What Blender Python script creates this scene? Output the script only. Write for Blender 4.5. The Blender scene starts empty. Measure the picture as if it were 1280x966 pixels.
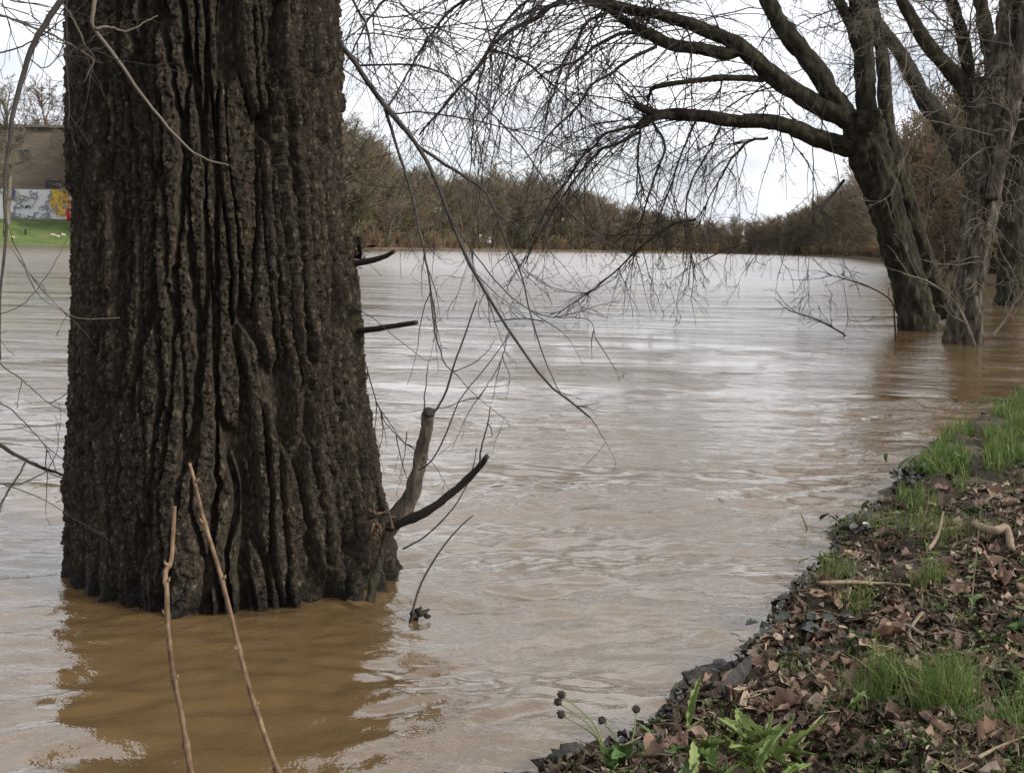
import bpy, math, random
import numpy as np
from mathutils import Matrix, Vector

rng = np.random.default_rng(7)
random.seed(7)
scene = bpy.context.scene
COL = scene.collection

# ------------------------------------------------------------------ camera
H = 1.6                                   # eye above the water (z = 0)
F = 1600.0                                # focal length in photo pixels (photo is 1280 x 966)
PITCH = math.atan(175.5 / F)
ROLL = 0.021
CAM = np.array([0.0, 0.0, H])
_f = np.array([0, math.cos(PITCH), -math.sin(PITCH)])
_u0 = np.array([0, math.sin(PITCH), math.cos(PITCH)])
_x0 = np.array([1.0, 0, 0])
_r = math.cos(ROLL) * _x0 + math.sin(ROLL) * _u0
_u = -math.sin(ROLL) * _x0 + math.cos(ROLL) * _u0
cd = bpy.data.cameras.new('camera')
cam = bpy.data.objects.new('camera', cd)
COL.objects.link(cam)
M4 = Matrix.Identity(4)
for i in range(3):
    M4[i][0], M4[i][1], M4[i][2], M4[i][3] = _r[i], _u[i], -_f[i], CAM[i]
cam.matrix_world = M4
cd.sensor_width = 36.0
cd.lens = 36.0 * F / 1280.0
cd.clip_start = 0.05
cd.clip_end = 6000
scene.camera = cam

# ------------------------------------------------------------------ sky, sun, exposure
SUN_EL, SUN_AZ = math.radians(28), math.radians(114)     # azimuth clockwise from +Y: right and a little behind
world = bpy.data.worlds.new('World')
scene.world = world
world.use_nodes = True
nt = world.node_tree
nt.nodes.clear()
def N(t, kind, **kw):
    n = t.nodes.new(kind)
    for k, v in kw.items():
        setattr(n, k, v)
    return n
wo = N(nt, 'ShaderNodeOutputWorld')
bg = N(nt, 'ShaderNodeBackground')
bg.inputs['Strength'].default_value = 0.10
sky = N(nt, 'ShaderNodeTexSky', sky_type='NISHITA')
sky.sun_disc = False
sky.sun_elevation = SUN_EL
sky.sun_rotation = SUN_AZ
sky.air_density = 1.0
sky.dust_density = 2.0
tc = N(nt, 'ShaderNodeTexCoord')
mp = N(nt, 'ShaderNodeMapping')
mp.inputs['Scale'].default_value = (1.0, 1.0, 3.2)
n1 = N(nt, 'ShaderNodeTexNoise')
n1.inputs['Scale'].default_value = 3.4
n1.inputs['Detail'].default_value = 9
n1.inputs['Roughness'].default_value = 0.55
n1.inputs['Distortion'].default_value = 0.4
cr = N(nt, 'ShaderNodeValToRGB')                 # cloud body: grey undersides to bright white
cr.color_ramp.elements[0].position = 0.40
cr.color_ramp.elements[0].color = (5.8, 6.15, 6.85, 1)
cr.color_ramp.elements[1].position = 0.60
cr.color_ramp.elements[1].color = (10.9, 11.05, 11.4, 1)
n2 = N(nt, 'ShaderNodeTexNoise')
n2.inputs['Scale'].default_value = 2.1
n2.inputs['Detail'].default_value = 6
cr2 = N(nt, 'ShaderNodeValToRGB')                # cover: mostly closed, thin places let pale blue through
cr2.color_ramp.elements[0].position = 0.33
cr2.color_ramp.elements[0].color = (0.62, 0.62, 0.62, 1)
cr2.color_ramp.elements[1].position = 0.52
cr2.color_ramp.elements[1].color = (1, 1, 1, 1)
mx = N(nt, 'ShaderNodeMixRGB')
L = nt.links.new
L(tc.outputs['Generated'], mp.inputs['Vector'])
L(mp.outputs['Vector'], n1.inputs['Vector'])
L(mp.outputs['Vector'], n2.inputs['Vector'])
L(n1.outputs['Fac'], cr.inputs['Fac'])
L(n2.outputs['Fac'], cr2.inputs['Fac'])
L(cr2.outputs['Color'], mx.inputs['Fac'])
L(sky.outputs['Color'], mx.inputs['Color1'])
L(cr.outputs['Color'], mx.inputs['Color2'])
L(mx.outputs['Color'], bg.inputs['Color'])
L(bg.outputs['Background'], wo.inputs['Surface'])

sd = bpy.data.lights.new('sun', 'SUN')
sd.energy = 3.0
sd.angle = math.radians(11)
sd.color = (1.0, 0.95, 0.87)
sun = bpy.data.objects.new('sun', sd)
COL.objects.link(sun)
to_sun = Vector((math.sin(SUN_AZ) * math.cos(SUN_EL), math.cos(SUN_AZ) * math.cos(SUN_EL), math.sin(SUN_EL)))
sun.rotation_euler = to_sun.to_track_quat('Z', 'Y').to_euler()
sun.location = (20, -20, 30)

scene.view_settings.view_transform = 'Standard'
scene.view_settings.look = 'None'
scene.view_settings.exposure = 0.52
scene.view_settings.gamma = 1.0
scene.render.engine = 'CYCLES'
scene.cycles.use_denoising = True
scene.cycles.max_bounces = 6
scene.cycles.diffuse_bounces = 3
scene.cycles.glossy_bounces = 3
scene.cycles.transparent_max_bounces = 8

# ------------------------------------------------------------------ helpers
def ray(px, py):
    return _f + _r * ((px - 640) / F) - _u * ((py - 483) / F)
def P(px, py, d):
    """point on the photo ray at forward distance (world Y) d"""
    v = ray(px, py)
    return CAM + v * (d / v[1])
def G(px, py, z=0.0):
    """where the photo ray meets the level z"""
    v = ray(px, py)
    return CAM + v * ((z - H) / v[2])
def proj(p):
    q = np.asarray(p, float) - CAM
    w = q @ _f
    return np.stack([640 + F * (q @ _r) / w, 483 - F * (q @ _u) / w], -1)

def hash3(i, j, k, s=0):
    i = i.astype(np.int64); j = j.astype(np.int64); k = k.astype(np.int64)
    n = (i * 374761393 + j * 668265263 + k * 2147483647 + s * 1274126177) & 0x7fffffff
    n = ((n ^ (n >> 13)) * 1274126177) & 0x7fffffff
    n = ((n ^ (n >> 15)) * 2246822519) & 0x7fffffff
    return ((n ^ (n >> 16)) & 0xffffff) / float(0xffffff)
def noise3(x, y, z=0.0, s=0):
    x, y, z = np.broadcast_arrays(np.asarray(x, float), np.asarray(y, float), np.asarray(z, float))
    i, j, k = np.floor(x), np.floor(y), np.floor(z)
    u, v, w = x - i, y - j, z - k
    u = u * u * (3 - 2 * u); v = v * v * (3 - 2 * v); w = w * w * (3 - 2 * w)
    r = 0
    flat = not np.any(w)
    for dk in ((0,) if flat else (0, 1)):
        wk = (w if dk else 1 - w)
        for dj in (0, 1):
            wj = (v if dj else 1 - v)
            for di in (0, 1):
                wi = (u if di else 1 - u)
                r = r + wi * wj * wk * hash3(i + di, j + dj, k + dk, s)
    return r * 2 - 1
def fbm(x, y, z=0.0, o=4, s=0, g=0.5, l=2.03):
    r, a = 0, 1.0
    for q in range(o):
        r = r + a * noise3(np.asarray(x) * l ** q, np.asarray(y) * l ** q, np.asarray(z) * l ** q, s + q)
        a *= g
    return r
def sstep(a, b, x):
    t = np.clip((x - a) / (b - a), 0, 1)
    return t * t * (3 - 2 * t)
def voronoi(u, v, s=0, wrap=None, jit=0.9):
    """F1, F2 and the id of the nearest cell of a jittered grid"""
    i, j = np.floor(u), np.floor(v)
    f1 = np.full(u.shape, 9.0); f2 = np.full(u.shape, 9.0); cid = np.zeros(u.shape)
    for dj in (-1, 0, 1):
        for di in (-1, 0, 1):
            ii, jj = i + di, j + dj
            hi = np.mod(ii, wrap) if wrap else ii
            z = np.zeros_like(hi)
            cx = ii + 0.5 + jit * (hash3(hi, jj, z, s) - 0.5)
            cy = jj + 0.5 + jit * (hash3(hi, jj, z, s + 5) - 0.5)
            d = np.hypot(u - cx, v - cy)
            idv = hash3(hi, jj, z, s + 9)
            near = d < f1
            f2 = np.where(near, f1, np.minimum(f2, d))
            cid = np.where(near, idv, cid)
            f1 = np.where(near, d, f1)
    return f1, f2, cid

def mesh_np(name, verts, faces, smooth=True):
    """faces: list of int arrays (n,3) or (n,4)"""
    me = bpy.data.meshes.new(name)
    verts = np.ascontiguousarray(verts, dtype=np.float32)
    if isinstance(faces, np.ndarray):
        faces = [faces]
    faces = [f for f in faces if len(f)]
    me.vertices.add(len(verts))
    me.vertices.foreach_set('co', verts.ravel())
    nl = sum(f.size for f in faces)
    nf = sum(len(f) for f in faces)
    me.loops.add(nl)
    me.loops.foreach_set('vertex_index', np.concatenate([f.ravel() for f in faces]).astype(np.int32))
    me.polygons.add(nf)
    tot = np.concatenate([np.full(len(f), f.shape[1]) for f in faces])
    st = np.concatenate([[0], np.cumsum(tot)[:-1]])
    me.polygons.foreach_set('loop_start', st.astype(np.int32))
    me.polygons.foreach_set('use_smooth', np.full(nf, bool(smooth)))
    me.update(calc_edges=True)
    me.validate()
    return me
def link(name, data, mat=None, parent=None, loc=None):
    o = bpy.data.objects.new(name, data)
    COL.objects.link(o)
    if mat is not None and data is not None and len(data.materials) == 0:
        data.materials.append(mat)
    if parent is not None:
        o.parent = parent
    if loc is not None:
        o.location = loc
    return o
def tag(o, label=None, cat=None, group=None, kind=None):
    if label: o['label'] = label
    if cat: o['category'] = cat
    if group: o['group'] = group
    if kind: o['kind'] = kind
    return o
def thing(name, label, cat, loc, group=None):
    o = bpy.data.objects.new(name, None)
    COL.objects.link(o)
    o.location = tuple(loc)
    o.empty_display_size = 0.2
    return tag(o, label, cat, group)

class MB:
    """collects tubes, ribbons and sheets into ONE mesh (world coordinates)"""
    def __init__(s):
        s.v, s.q, s.t, s.n = [], [], [], 0
    def add(s, v, q=None, t=None):
        v = np.asarray(v, float)
        s.v.append(v)
        if q is not None and len(q): s.q.append(np.asarray(q, np.int64) + s.n)
        if t is not None and len(t): s.t.append(np.asarray(t, np.int64) + s.n)
        s.n += len(v)
    def tube(s, pts, rad, n=6, cap=True, rough=0.0, rs=0):
        pts = np.asarray(pts, float); m = len(pts)
        rad = np.broadcast_to(np.asarray(rad, float), (m,))
        tan = np.gradient(pts, axis=0)
        tan /= np.linalg.norm(tan, axis=1, keepdims=True) + 1e-12
        a = np.array([1.0, 0, 0]) if abs(tan[0][0]) < 0.8 else np.array([0, 1.0, 0])
        nn = np.empty_like(pts)
        if n <= 5:
            mt_ = pts[-1] - pts[0]
            a = np.eye(3)[int(np.argmin(np.abs(mt_)))]
            nn = a - tan * (tan @ a)[:, None]
            nn /= np.linalg.norm(nn, axis=1, keepdims=True) + 1e-9
        else:
            for i in range(m):
                a = a - tan[i] * (a @ tan[i]); a = a / (math.sqrt(a @ a) + 1e-12); nn[i] = a
        bb = np.cross(tan, nn)
        th = np.arange(n) * (2 * math.pi / n)
        r = np.repeat(rad[:, None], n, 1)
        if rough:
            r = r * (1 + rough * fbm(np.cos(th)[None, :] * 1.7 + rs, np.sin(th)[None, :] * 1.7, np.arange(m)[:, None] * 0.35, 3, 3))
        v = pts[:, None, :] + r[..., None] * (np.cos(th)[None, :, None] * nn[:, None, :] + np.sin(th)[None, :, None] * bb[:, None, :])
        v = v.reshape(-1, 3)
        i = np.arange(m - 1)[:, None] * n; j = np.arange(n)[None, :]; j2 = (j + 1) % n
        q = np.stack([i + j, i + j2, i + n + j2, i + n + j], -1).reshape(-1, 4)
        t = []
        if cap:
            v = np.vstack([v, pts[:1], pts[-1:]])
            c0, c1 = m * n, m * n + 1
            jj = np.arange(n); k = (jj + 1) % n
            t = np.vstack([np.stack([np.full(n, c0), k, jj], -1), np.stack([np.full(n, c1), (m - 1) * n + jj, (m - 1) * n + k], -1)])
        s.add(v, q, t)
    def box(s, lo, hi):
        x0, y0, z0 = lo; x1, y1, z1 = hi
        v = [(x0, y0, z0), (x1, y0, z0), (x1, y1, z0), (x0, y1, z0), (x0, y0, z1), (x1, y0, z1), (x1, y1, z1), (x0, y1, z1)]
        s.add(v, [(0, 3, 2, 1), (4, 5, 6, 7), (0, 1, 5, 4), (1, 2, 6, 5), (2, 3, 7, 6), (3, 0, 4, 7)])
    def mesh(s, name, origin=(0, 0, 0), smooth=True):
        v = np.vstack(s.v) - np.asarray(origin, float)
        fs = []
        if s.q: fs.append(np.vstack(s.q))
        if s.t: fs.append(np.vstack(s.t))
        return mesh_np(name, v, fs, smooth)
    def build(s, name, mat, parent=None, smooth=True):
        """as an object in world coordinates; under a parent whose only transform is a location"""
        org = np.array(parent.location) if parent is not None else np.zeros(3)
        if parent is None:
            org = np.vstack(s.v).mean(0); org[2] = np.vstack(s.v)[:, 2].min()
            return link(name, s.mesh(name, org, smooth), mat, None, tuple(org))
        p = parent
        while p.parent is not None:
            p = p.parent; org = org + np.array(p.location)
        return link(name, s.mesh(name, org, smooth), mat, parent)

def spline(pts, n):
    """Catmull-Rom through pts (k, dims), n samples"""
    p = np.asarray(pts, float)
    p = np.vstack([2 * p[0] - p[1], p, 2 * p[-1] - p[-2]])
    k = len(p) - 3
    t = np.linspace(0, k - 1e-6, n)
    i = t.astype(int); f = (t - i)[:, None]
    a, b, c, d = p[i], p[i + 1], p[i + 2], p[i + 3]
    return 0.5 * (2 * b + (c - a) * f + (2 * a - 5 * b + 4 * c - d) * f ** 2 + (3 * b - a - 3 * c + d) * f ** 3)

# ------------------------------------------------------------------ materials
def mat(name, cols, scale=4.0, rough=0.85, stretch=(1, 1, 1), bump=0.0, bscale=30.0, detail=5.0, spec=0.3, per=None, bdist=0.01, pos=(0.3, 0.7), trans=0.0):
    """noise between colours; per = 'island' or 'object' adds a random pick of colour instead"""
    m = bpy.data.materials.new(name)
    m.use_nodes = True
    t = m.node_tree
    b = t.nodes['Principled BSDF']
    b.inputs['Roughness'].default_value = rough
    b.inputs['Specular IOR Level'].default_value = spec
    co = N(t, 'ShaderNodeTexCoord')
    mpn = N(t, 'ShaderNodeMapping')
    mpn.inputs['Scale'].default_value = stretch
    geo = N(t, 'ShaderNodeNewGeometry')
    t.links.new(geo.outputs['Position'], mpn.inputs['Vector'])
    no = N(t, 'ShaderNodeTexNoise')
    no.inputs['Scale'].default_value = scale
    no.inputs['Detail'].default_value = detail
    no.inputs['Roughness'].default_value = 0.6
    t.links.new(mpn.outputs['Vector'], no.inputs['Vector'])
    ra = N(t, 'ShaderNodeValToRGB')
    el = ra.color_ramp.elements
    k = len(cols)
    while len(el) < k:
        el.new(0.5)
    for i, c in enumerate(cols):
        el[i].position = pos[0] + (pos[1] - pos[0]) * i / max(1, k - 1)
        el[i].color = (*c, 1)
    if per:
        if per == 'island':
            src = geo.outputs['Random Per Island']
        else:
            oi = N(t, 'ShaderNodeObjectInfo'); src = oi.outputs['Random']
        ma = N(t, 'ShaderNodeMath', operation='MULTIPLY_ADD')
        ma.inputs[1].default_value = 0.75; 
        t.links.new(src, ma.inputs[0])
        mb_ = N(t, 'ShaderNodeMath', operation='MULTIPLY_ADD')
        mb_.inputs[1].default_value = 0.5; mb_.inputs[2].default_value = -0.12
        t.links.new(no.outputs['Fac'], mb_.inputs[0])
        t.links.new(mb_.outputs[0], ma.inputs[2])
        t.links.new(ma.outputs[0], ra.inputs['Fac'])
        for i in range(k):
            el[i].position = i / max(1, k - 1)
    else:
        t.links.new(no.outputs['Fac'], ra.inputs['Fac'])
    t.links.new(ra.outputs['Color'], b.inputs['Base Color'])
    if bump:
        nb = N(t, 'ShaderNodeTexNoise')
        nb.inputs['Scale'].default_value = bscale
        nb.inputs['Detail'].default_value = 6
        nb.inputs['Roughness'].default_value = 0.65
        t.links.new(mpn.outputs['Vector'], nb.inputs['Vector'])
        bu = N(t, 'ShaderNodeBump')
        bu.inputs['Strength'].default_value = bump
        bu.inputs['Distance'].default_value = bdist
        t.links.new(nb.outputs['Fac'], bu.inputs['Height'])
        t.links.new(bu.outputs['Normal'], b.inputs['Normal'])
    if trans:
        tr = N(t, 'ShaderNodeBsdfTranslucent')
        t.links.new(ra.outputs['Color'], tr.inputs['Color'])
        ms = N(t, 'ShaderNodeMixShader')
        ms.inputs['Fac'].default_value = trans
        t.links.new(b.outputs['BSDF'], ms.inputs[1]); t.links.new(tr.outputs['BSDF'], ms.inputs[2])
        t.links.new(ms.outputs['Shader'], t.nodes['Material Output'].inputs['Surface'])
    return m

M_BARK = mat('bark_poplar', [(0.008, 0.006, 0.005), (0.028, 0.021, 0.014), (0.058, 0.045, 0.030), (0.23, 0.18, 0.115)], 55, 0.9, (1, 1, 0.5), 1.0, 120, 10, 0.25, bdist=0.022, pos=(0.28, 0.74))
def wet_foot(m, z0, z1):
    """soaked dark band on bark just above the flood level"""
    t = m.node_tree; b = t.nodes['Principled BSDF']
    src = b.inputs['Base Color'].links[0].from_socket
    g = N(t, 'ShaderNodeNewGeometry'); sx = N(t, 'ShaderNodeSeparateXYZ'); t.links.new(g.outputs['Position'], sx.inputs[0])
    no = N(t, 'ShaderNodeTexNoise'); no.inputs['Scale'].default_value = 9; t.links.new(g.outputs['Position'], no.inputs['Vector'])
    ad = N(t, 'ShaderNodeMath', operation='MULTIPLY_ADD'); ad.inputs[1].default_value = -0.10; t.links.new(no.outputs['Fac'], ad.inputs[0]); t.links.new(sx.outputs['Z'], ad.inputs[2])
    mr = N(t, 'ShaderNodeMapRange'); mr.inputs[1].default_value = z0; mr.inputs[2].default_value = z1; t.links.new(ad.outputs[0], mr.inputs[0])
    mx_ = N(t, 'ShaderNodeMixRGB', blend_type='MULTIPLY'); mx_.inputs['Color2'].default_value = (0.42, 0.42, 0.40, 1)
    iv = N(t, 'ShaderNodeMath', operation='SUBTRACT'); iv.inputs[0].default_value = 1.0; t.links.new(mr.outputs[0], iv.inputs[1])
    t.links.new(iv.outputs[0], mx_.inputs['Fac']); t.links.new(src, mx_.inputs['Color1']); t.links.new(mx_.outputs[0], b.inputs['Base Color'])
    r2 = N(t, 'ShaderNodeMapRange'); r2.inputs[3].default_value = 0.35; r2.inputs[4].default_value = 0.9; t.links.new(mr.outputs[0], r2.inputs[0]); t.links.new(r2.outputs[0], b.inputs['Roughness'])
wet_foot(M_BARK, 0.0, 0.06)
M_BARK2 = mat('bark_willow', [(0.010, 0.008, 0.006), (0.025, 0.021, 0.014), (0.058, 0.055, 0.030)], 7, 0.9, (1, 1, 0.4), 1.0, 11, 8, 0.2, bdist=0.10)
M_BARK3 = mat('bark_grey_flaking', [(0.018, 0.014, 0.011), (0.058, 0.047, 0.035), (0.19, 0.165, 0.13)], 9, 0.9, (1, 1, 0.3), 1.0, 11, 8, 0.2, bdist=0.10)
M_TWIG = mat('twig_dark', [(0.016, 0.012, 0.010), (0.036, 0.028, 0.023)], 3, 0.8, spec=0.2)
M_TWIGL = mat('twig_pale', [(0.085, 0.068, 0.050), (0.17, 0.145, 0.11)], 3, 0.8, spec=0.2)
M_NEARTWIG = mat('twig_near', [(0.022, 0.018, 0.016), (0.058, 0.048, 0.040)], 14, 0.7, spec=0.3, bump=0.4, bscale=120, bdist=0.002)
M_STUB = mat('branch_smooth_bark', [(0.035, 0.027, 0.020), (0.085, 0.068, 0.052), (0.16, 0.132, 0.105)], 22, 0.85, (1, 1, 0.5), 1.0, 60, bdist=0.012)
M_CANE = mat('cane_tan', [(0.045, 0.026, 0.015), (0.13, 0.078, 0.042), (0.24, 0.16, 0.09)], 45, 0.65, (1, 1, 0.4), 0.3, 120, bdist=0.002)
M_WOODCUT = mat('torn_wood', [(0.06, 0.038, 0.024), (0.14, 0.088, 0.054)], 20, 0.9)

# ------------------------------------------------------------------ shoreline of the near bank
SH_PIX = [(560, 1010), (640, 985), (705, 962), (760, 945), (830, 905), (862, 872), (915, 842), (955, 800), (985, 752), (1020, 712), (1050, 690),
          (1042, 668), (1085, 645), (1118, 625), (1125, 600), (1165, 562), (1215, 535), (1262, 505), (1290, 470), (1330, 452), (1420, 430)]
SH = np.array([G(*p)[:2] for p in SH_PIX])
SH = np.vstack([[-40, -2.0], [-9, 1.2], [-3.0, 2.95], [-1.2, 3.25], SH, [[14, 24], [19, 33], [26, 44], [40, 60], [120, 130]]])
def shore_sd(x, y):
    """signed distance to the shoreline, positive on land (the right / near side)"""
    x = np.asarray(x, float); y = np.asarray(y, float)
    best = np.full(x.shape, 1e9); side = np.zeros(x.shape)
    for a, b in zip(SH[:-1], SH[1:]):
        ex, ey = b - a
        l2 = ex * ex + ey * ey
        t = np.clip(((x - a[0]) * ex + (y - a[1]) * ey) / l2, 0, 1)
        dx, dy = x - (a[0] + t * ex), y - (a[1] + t * ey)
        d = np.hypot(dx, dy)
        cr_ = ex * (y - a[1]) - ey * (x - a[0])
        upd = d < best - 1e-9
        best = np.where(upd, d, best)
        side = np.where(upd, -np.sign(cr_), side)
    return best * side
def bank_h(x, y):
    x = np.asarray(x, float); y = np.asarray(y, float)
    s = shore_sd(x, y)
    s = s + 0.085 * fbm(x * 3.6, y * 3.6, 0, 4, 11, 0.6)
    up = 0.10 * sstep(-0.02, 0.22, s) + 0.22 * (1 - np.exp(-np.clip(s, 0, 50) / 1.5)) + 0.012 * np.clip(s, 0, 30)
    dn = np.clip(s, -3, 0) * 0.45
    h = np.where(s > 0, up, dn)
    k = sstep(-0.05, 0.25, s)
    h = h + k * (0.060 * fbm(x * 2.3, y * 2.3, 0, 3, 21) + 0.040 * fbm(x * 8, y * 8, 0, 3, 31) + 0.010 * fbm(x * 27, y * 27, 0, 2, 41))
    return h
def on_bank(px, py):
    """where the photo ray meets the bank (fixed-point march)"""
    px = np.asarray(px, float); py = np.asarray(py, float)
    v = _f + _r * ((px[..., None] - 640) / F) - _u * ((py[..., None] - 483) / F)
    t = np.full(px.shape, 0.6)
    t = (0.5 - H) / v[..., 2]
    for _ in range(40):
        p = CAM + v * t[..., None]
        gap = p[..., 2] - bank_h(p[..., 0], p[..., 1])
        t = t + np.clip(gap, -0.2, 0.5) * 0.55 / np.abs(v[..., 2]) 
    return CAM + v * t[..., None]

def grid_faces(nr, nc):
    i = np.arange(nr - 1)[:, None] * nc; j = np.arange(nc - 1)[None, :]
    return np.stack([i + j, i + j + 1, i + nc + j + 1, i + nc + j], -1).reshape(-1, 4)

# ------------------------------------------------------------------ water
def water_mat():
    m = bpy.data.materials.new('muddy_flood_water')
    m.use_nodes = True
    t = m.node_tree; b = t.nodes['Principled BSDF']
    b.inputs['Roughness'].default_value = 0.07
    b.inputs['IOR'].default_value = 1.62
    b.inputs['Specular IOR Level'].default_value = 1.0
    geo = N(t, 'ShaderNodeNewGeometry')
    def noise(scale, st, detail, w=0.0, rough=0.6):
        mm = N(t, 'ShaderNodeMapping'); mm.inputs['Scale'].default_value = st
        mm.inputs['Rotation'].default_value = (0, 0, w)
        t.links.new(geo.outputs['Position'], mm.inputs['Vector'])
        n = N(t, 'ShaderNodeTexNoise')
        n.inputs['Scale'].default_value = scale; n.inputs['Detail'].default_value = detail; n.inputs['Roughness'].default_value = rough
        t.links.new(mm.outputs['Vector'], n.inputs['Vector'])
        return n.outputs['Fac']
    sil = noise(0.5, (1, 0.5, 1), 5)
    ra = N(t, 'ShaderNodeValToRGB')
    ra.color_ramp.elements[0].position = 0.3; ra.color_ramp.elements[0].color = (0.100, 0.062, 0.026, 1)
    ra.color_ramp.elements[1].position = 0.7; ra.color_ramp.elements[1].color = (0.134, 0.087, 0.041, 1)
    t.links.new(sil, ra.inputs['Fac']); t.links.new(ra.outputs['Color'], b.inputs['Base Color'])
    # the open river is wind-ruffled, the water near the bank sheltered
    sx = N(t, 'ShaderNodeSeparateXYZ'); t.links.new(geo.outputs['Position'], sx.inputs[0])
    rr = N(t, 'ShaderNodeMapRange'); rr.inputs[1].default_value = 20; rr.inputs[2].default_value = 110; rr.inputs[3].default_value = 0.035; rr.inputs[4].default_value = 0.25
    t.links.new(sx.outputs['Y'], rr.inputs[0]); t.links.new(rr.outputs[0], b.inputs['Roughness'])
    # ripples: several sizes, more in some patches than in others
    a = noise(2.6, (1, 1.15, 1), 3, 0.25, 0.55)
    c = noise(9.0, (1, 1.3, 1), 4, -0.3, 0.62)
    p = noise(0.30, (0.45, 1.7, 1), 4, 0.2)
    pr = N(t, 'ShaderNodeMapRange'); pr.inputs[1].default_value = 0.40; pr.inputs[2].default_value = 0.60; pr.inputs[3].default_value = 0.22; pr.inputs[4].default_value = 1.1
    t.links.new(p, pr.inputs[0])
    m1 = N(t, 'ShaderNodeMath', operation='MULTIPLY'); m1.inputs[1].default_value = 0.030
    m2 = N(t, 'ShaderNodeMath', operation='MULTIPLY'); m2.inputs[1].default_value = 0.014
    t.links.new(a, m1.inputs[0]); t.links.new(c, m2.inputs[0])
    ad = N(t, 'ShaderNodeMath', operation='ADD')
    t.links.new(m1.outputs[0], ad.inputs[0]); t.links.new(m2.outputs[0], ad.inputs[1])
    mu = N(t, 'ShaderNodeMath', operation='MULTIPLY')
    t.links.new(ad.outputs[0], mu.inputs[0]); t.links.new(pr.outputs[0], mu.inputs[1])
    bu = N(t, 'ShaderNodeBump'); bu.inputs['Strength'].default_value = 1.0; bu.inputs['Distance'].default_value = 1.0
    t.links.new(mu.outputs[0], bu.inputs['Height'])
    t.links.new(bu.outputs['Normal'], b.inputs['Normal'])
    return m
M_WATER = water_mat()
def wave_h(x, y):
    d = np.hypot(x, y)
    h = 0
    r = np.random.default_rng(3)
    patch = 0.55 + 0.75 * sstep(-0.25, 0.35, fbm(x * 0.22 + 0.06 * y, y * 0.5, 0, 3, 123))   # ruffled and slick patches
    for lam, amp, n in ((1.6, 0.0080, 6), (0.75, 0.0076, 8), (0.34, 0.0064, 10), (0.17, 0.0034, 12)):
        for _ in range(n):
            a = r.normal(-1.35, 0.55)
            fade = sstep(1.25, 0.75, d / math.sqrt(lam / 2.6 / 0.00062))     # no wave finer than the mesh can carry
            k = 2 * math.pi / (lam * r.uniform(0.75, 1.3))
            mod = 0.5 + 0.5 * noise3(x * 0.4 / lam + r.uniform(0, 50), y * 0.4 / lam, 0, 77)
            h = h + amp / math.sqrt(n) * 1.6 * mod * patch * fade * np.sin(k * (x * math.cos(a) + y * math.sin(a)) + r.uniform(0, 6.28))
    # calmer right in front of and behind the big trunk
    calm = 1 - 0.55 * np.exp(-(((x + 1.3) / 0.9) ** 2 + ((y - 5.0) / 0.9) ** 2))
    return h * calm * np.exp(-(d / 60.0) ** 2)
az = np.concatenate([np.linspace(-180, -32, 40)[:-1], np.linspace(-32, 32, 340), np.linspace(32, 180, 40)[1:]]) * math.pi / 180
inv = np.linspace(1 / 2.6, 1 / 90.0, 600)
rad = np.concatenate([1 / inv, np.geomspace(90, 2200, 40)[1:]])
A_, R_ = np.meshgrid(az, rad)
wx, wy = R_ * np.sin(A_), R_ * np.cos(A_)
wv = np.stack([wx, wy, wave_h(wx, wy)], -1).reshape(-1, 3)
water = link('river_water', mesh_np('river_water', wv, grid_faces(len(rad), len(az))[:, ::-1]), M_WATER)
tag(water, 'wide brown river in flood reflecting the grey sky', kind='structure')

# ------------------------------------------------------------------ near bank (ground)
M_MUD = mat('bank_mud', [(0.030, 0.022, 0.015), (0.060, 0.044, 0.030), (0.105, 0.078, 0.052)], 7, 0.8, (1, 1, 1), 1.0, 45, 8, 0.3, bdist=0.02)
gx = np.concatenate([-np.geomspace(3.0, 60, 20)[::-1], np.linspace(-2.9, -0.5, 40), np.linspace(-0.49, 5.5, 280), np.linspace(5.6, 12, 100), np.geomspace(12.2, 250, 40)])
gy = np.concatenate([-np.geomspace(2, 80, 14)[::-1], np.linspace(-1.8, 3.2, 50), np.linspace(3.22, 8.0, 250), np.linspace(8.05, 20, 180), np.geomspace(20.3, 300, 60)])
X_, Y_ = np.meshgrid(gx, gy)
bz = bank_h(X_, Y_)
bv = np.stack([X_, Y_, bz], -1).reshape(-1, 3)
SDG = shore_sd(X_, Y_)
def _bil(grid, x, y):
    x = np.asarray(x, float); y = np.asarray(y, float)
    i = np.clip(np.searchsorted(gx, x) - 1, 0, len(gx) - 2); j = np.clip(np.searchsorted(gy, y) - 1, 0, len(gy) - 2)
    u = (x - gx[i]) / (gx[i + 1] - gx[i]); v = (y - gy[j]) / (gy[j + 1] - gy[j])
    return (grid[j, i] * (1 - u) + grid[j, i + 1] * u) * (1 - v) + (grid[j + 1, i] * (1 - u) + grid[j + 1, i + 1] * u) * v
def bank_h(x, y): return _bil(bz, x, y)          # from here on: the ground as built
def shore_sd(x, y): return _bil(SDG, x, y)
bf = grid_faces(len(gy), len(gx))
keep = bv[bf][:, :, 2].max(1) > -0.25
bank = link('river_bank', mesh_np('river_bank', bv, bf[keep]), M_MUD)
tag(bank, 'muddy near river bank covered in leaf litter', kind='structure')

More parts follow.
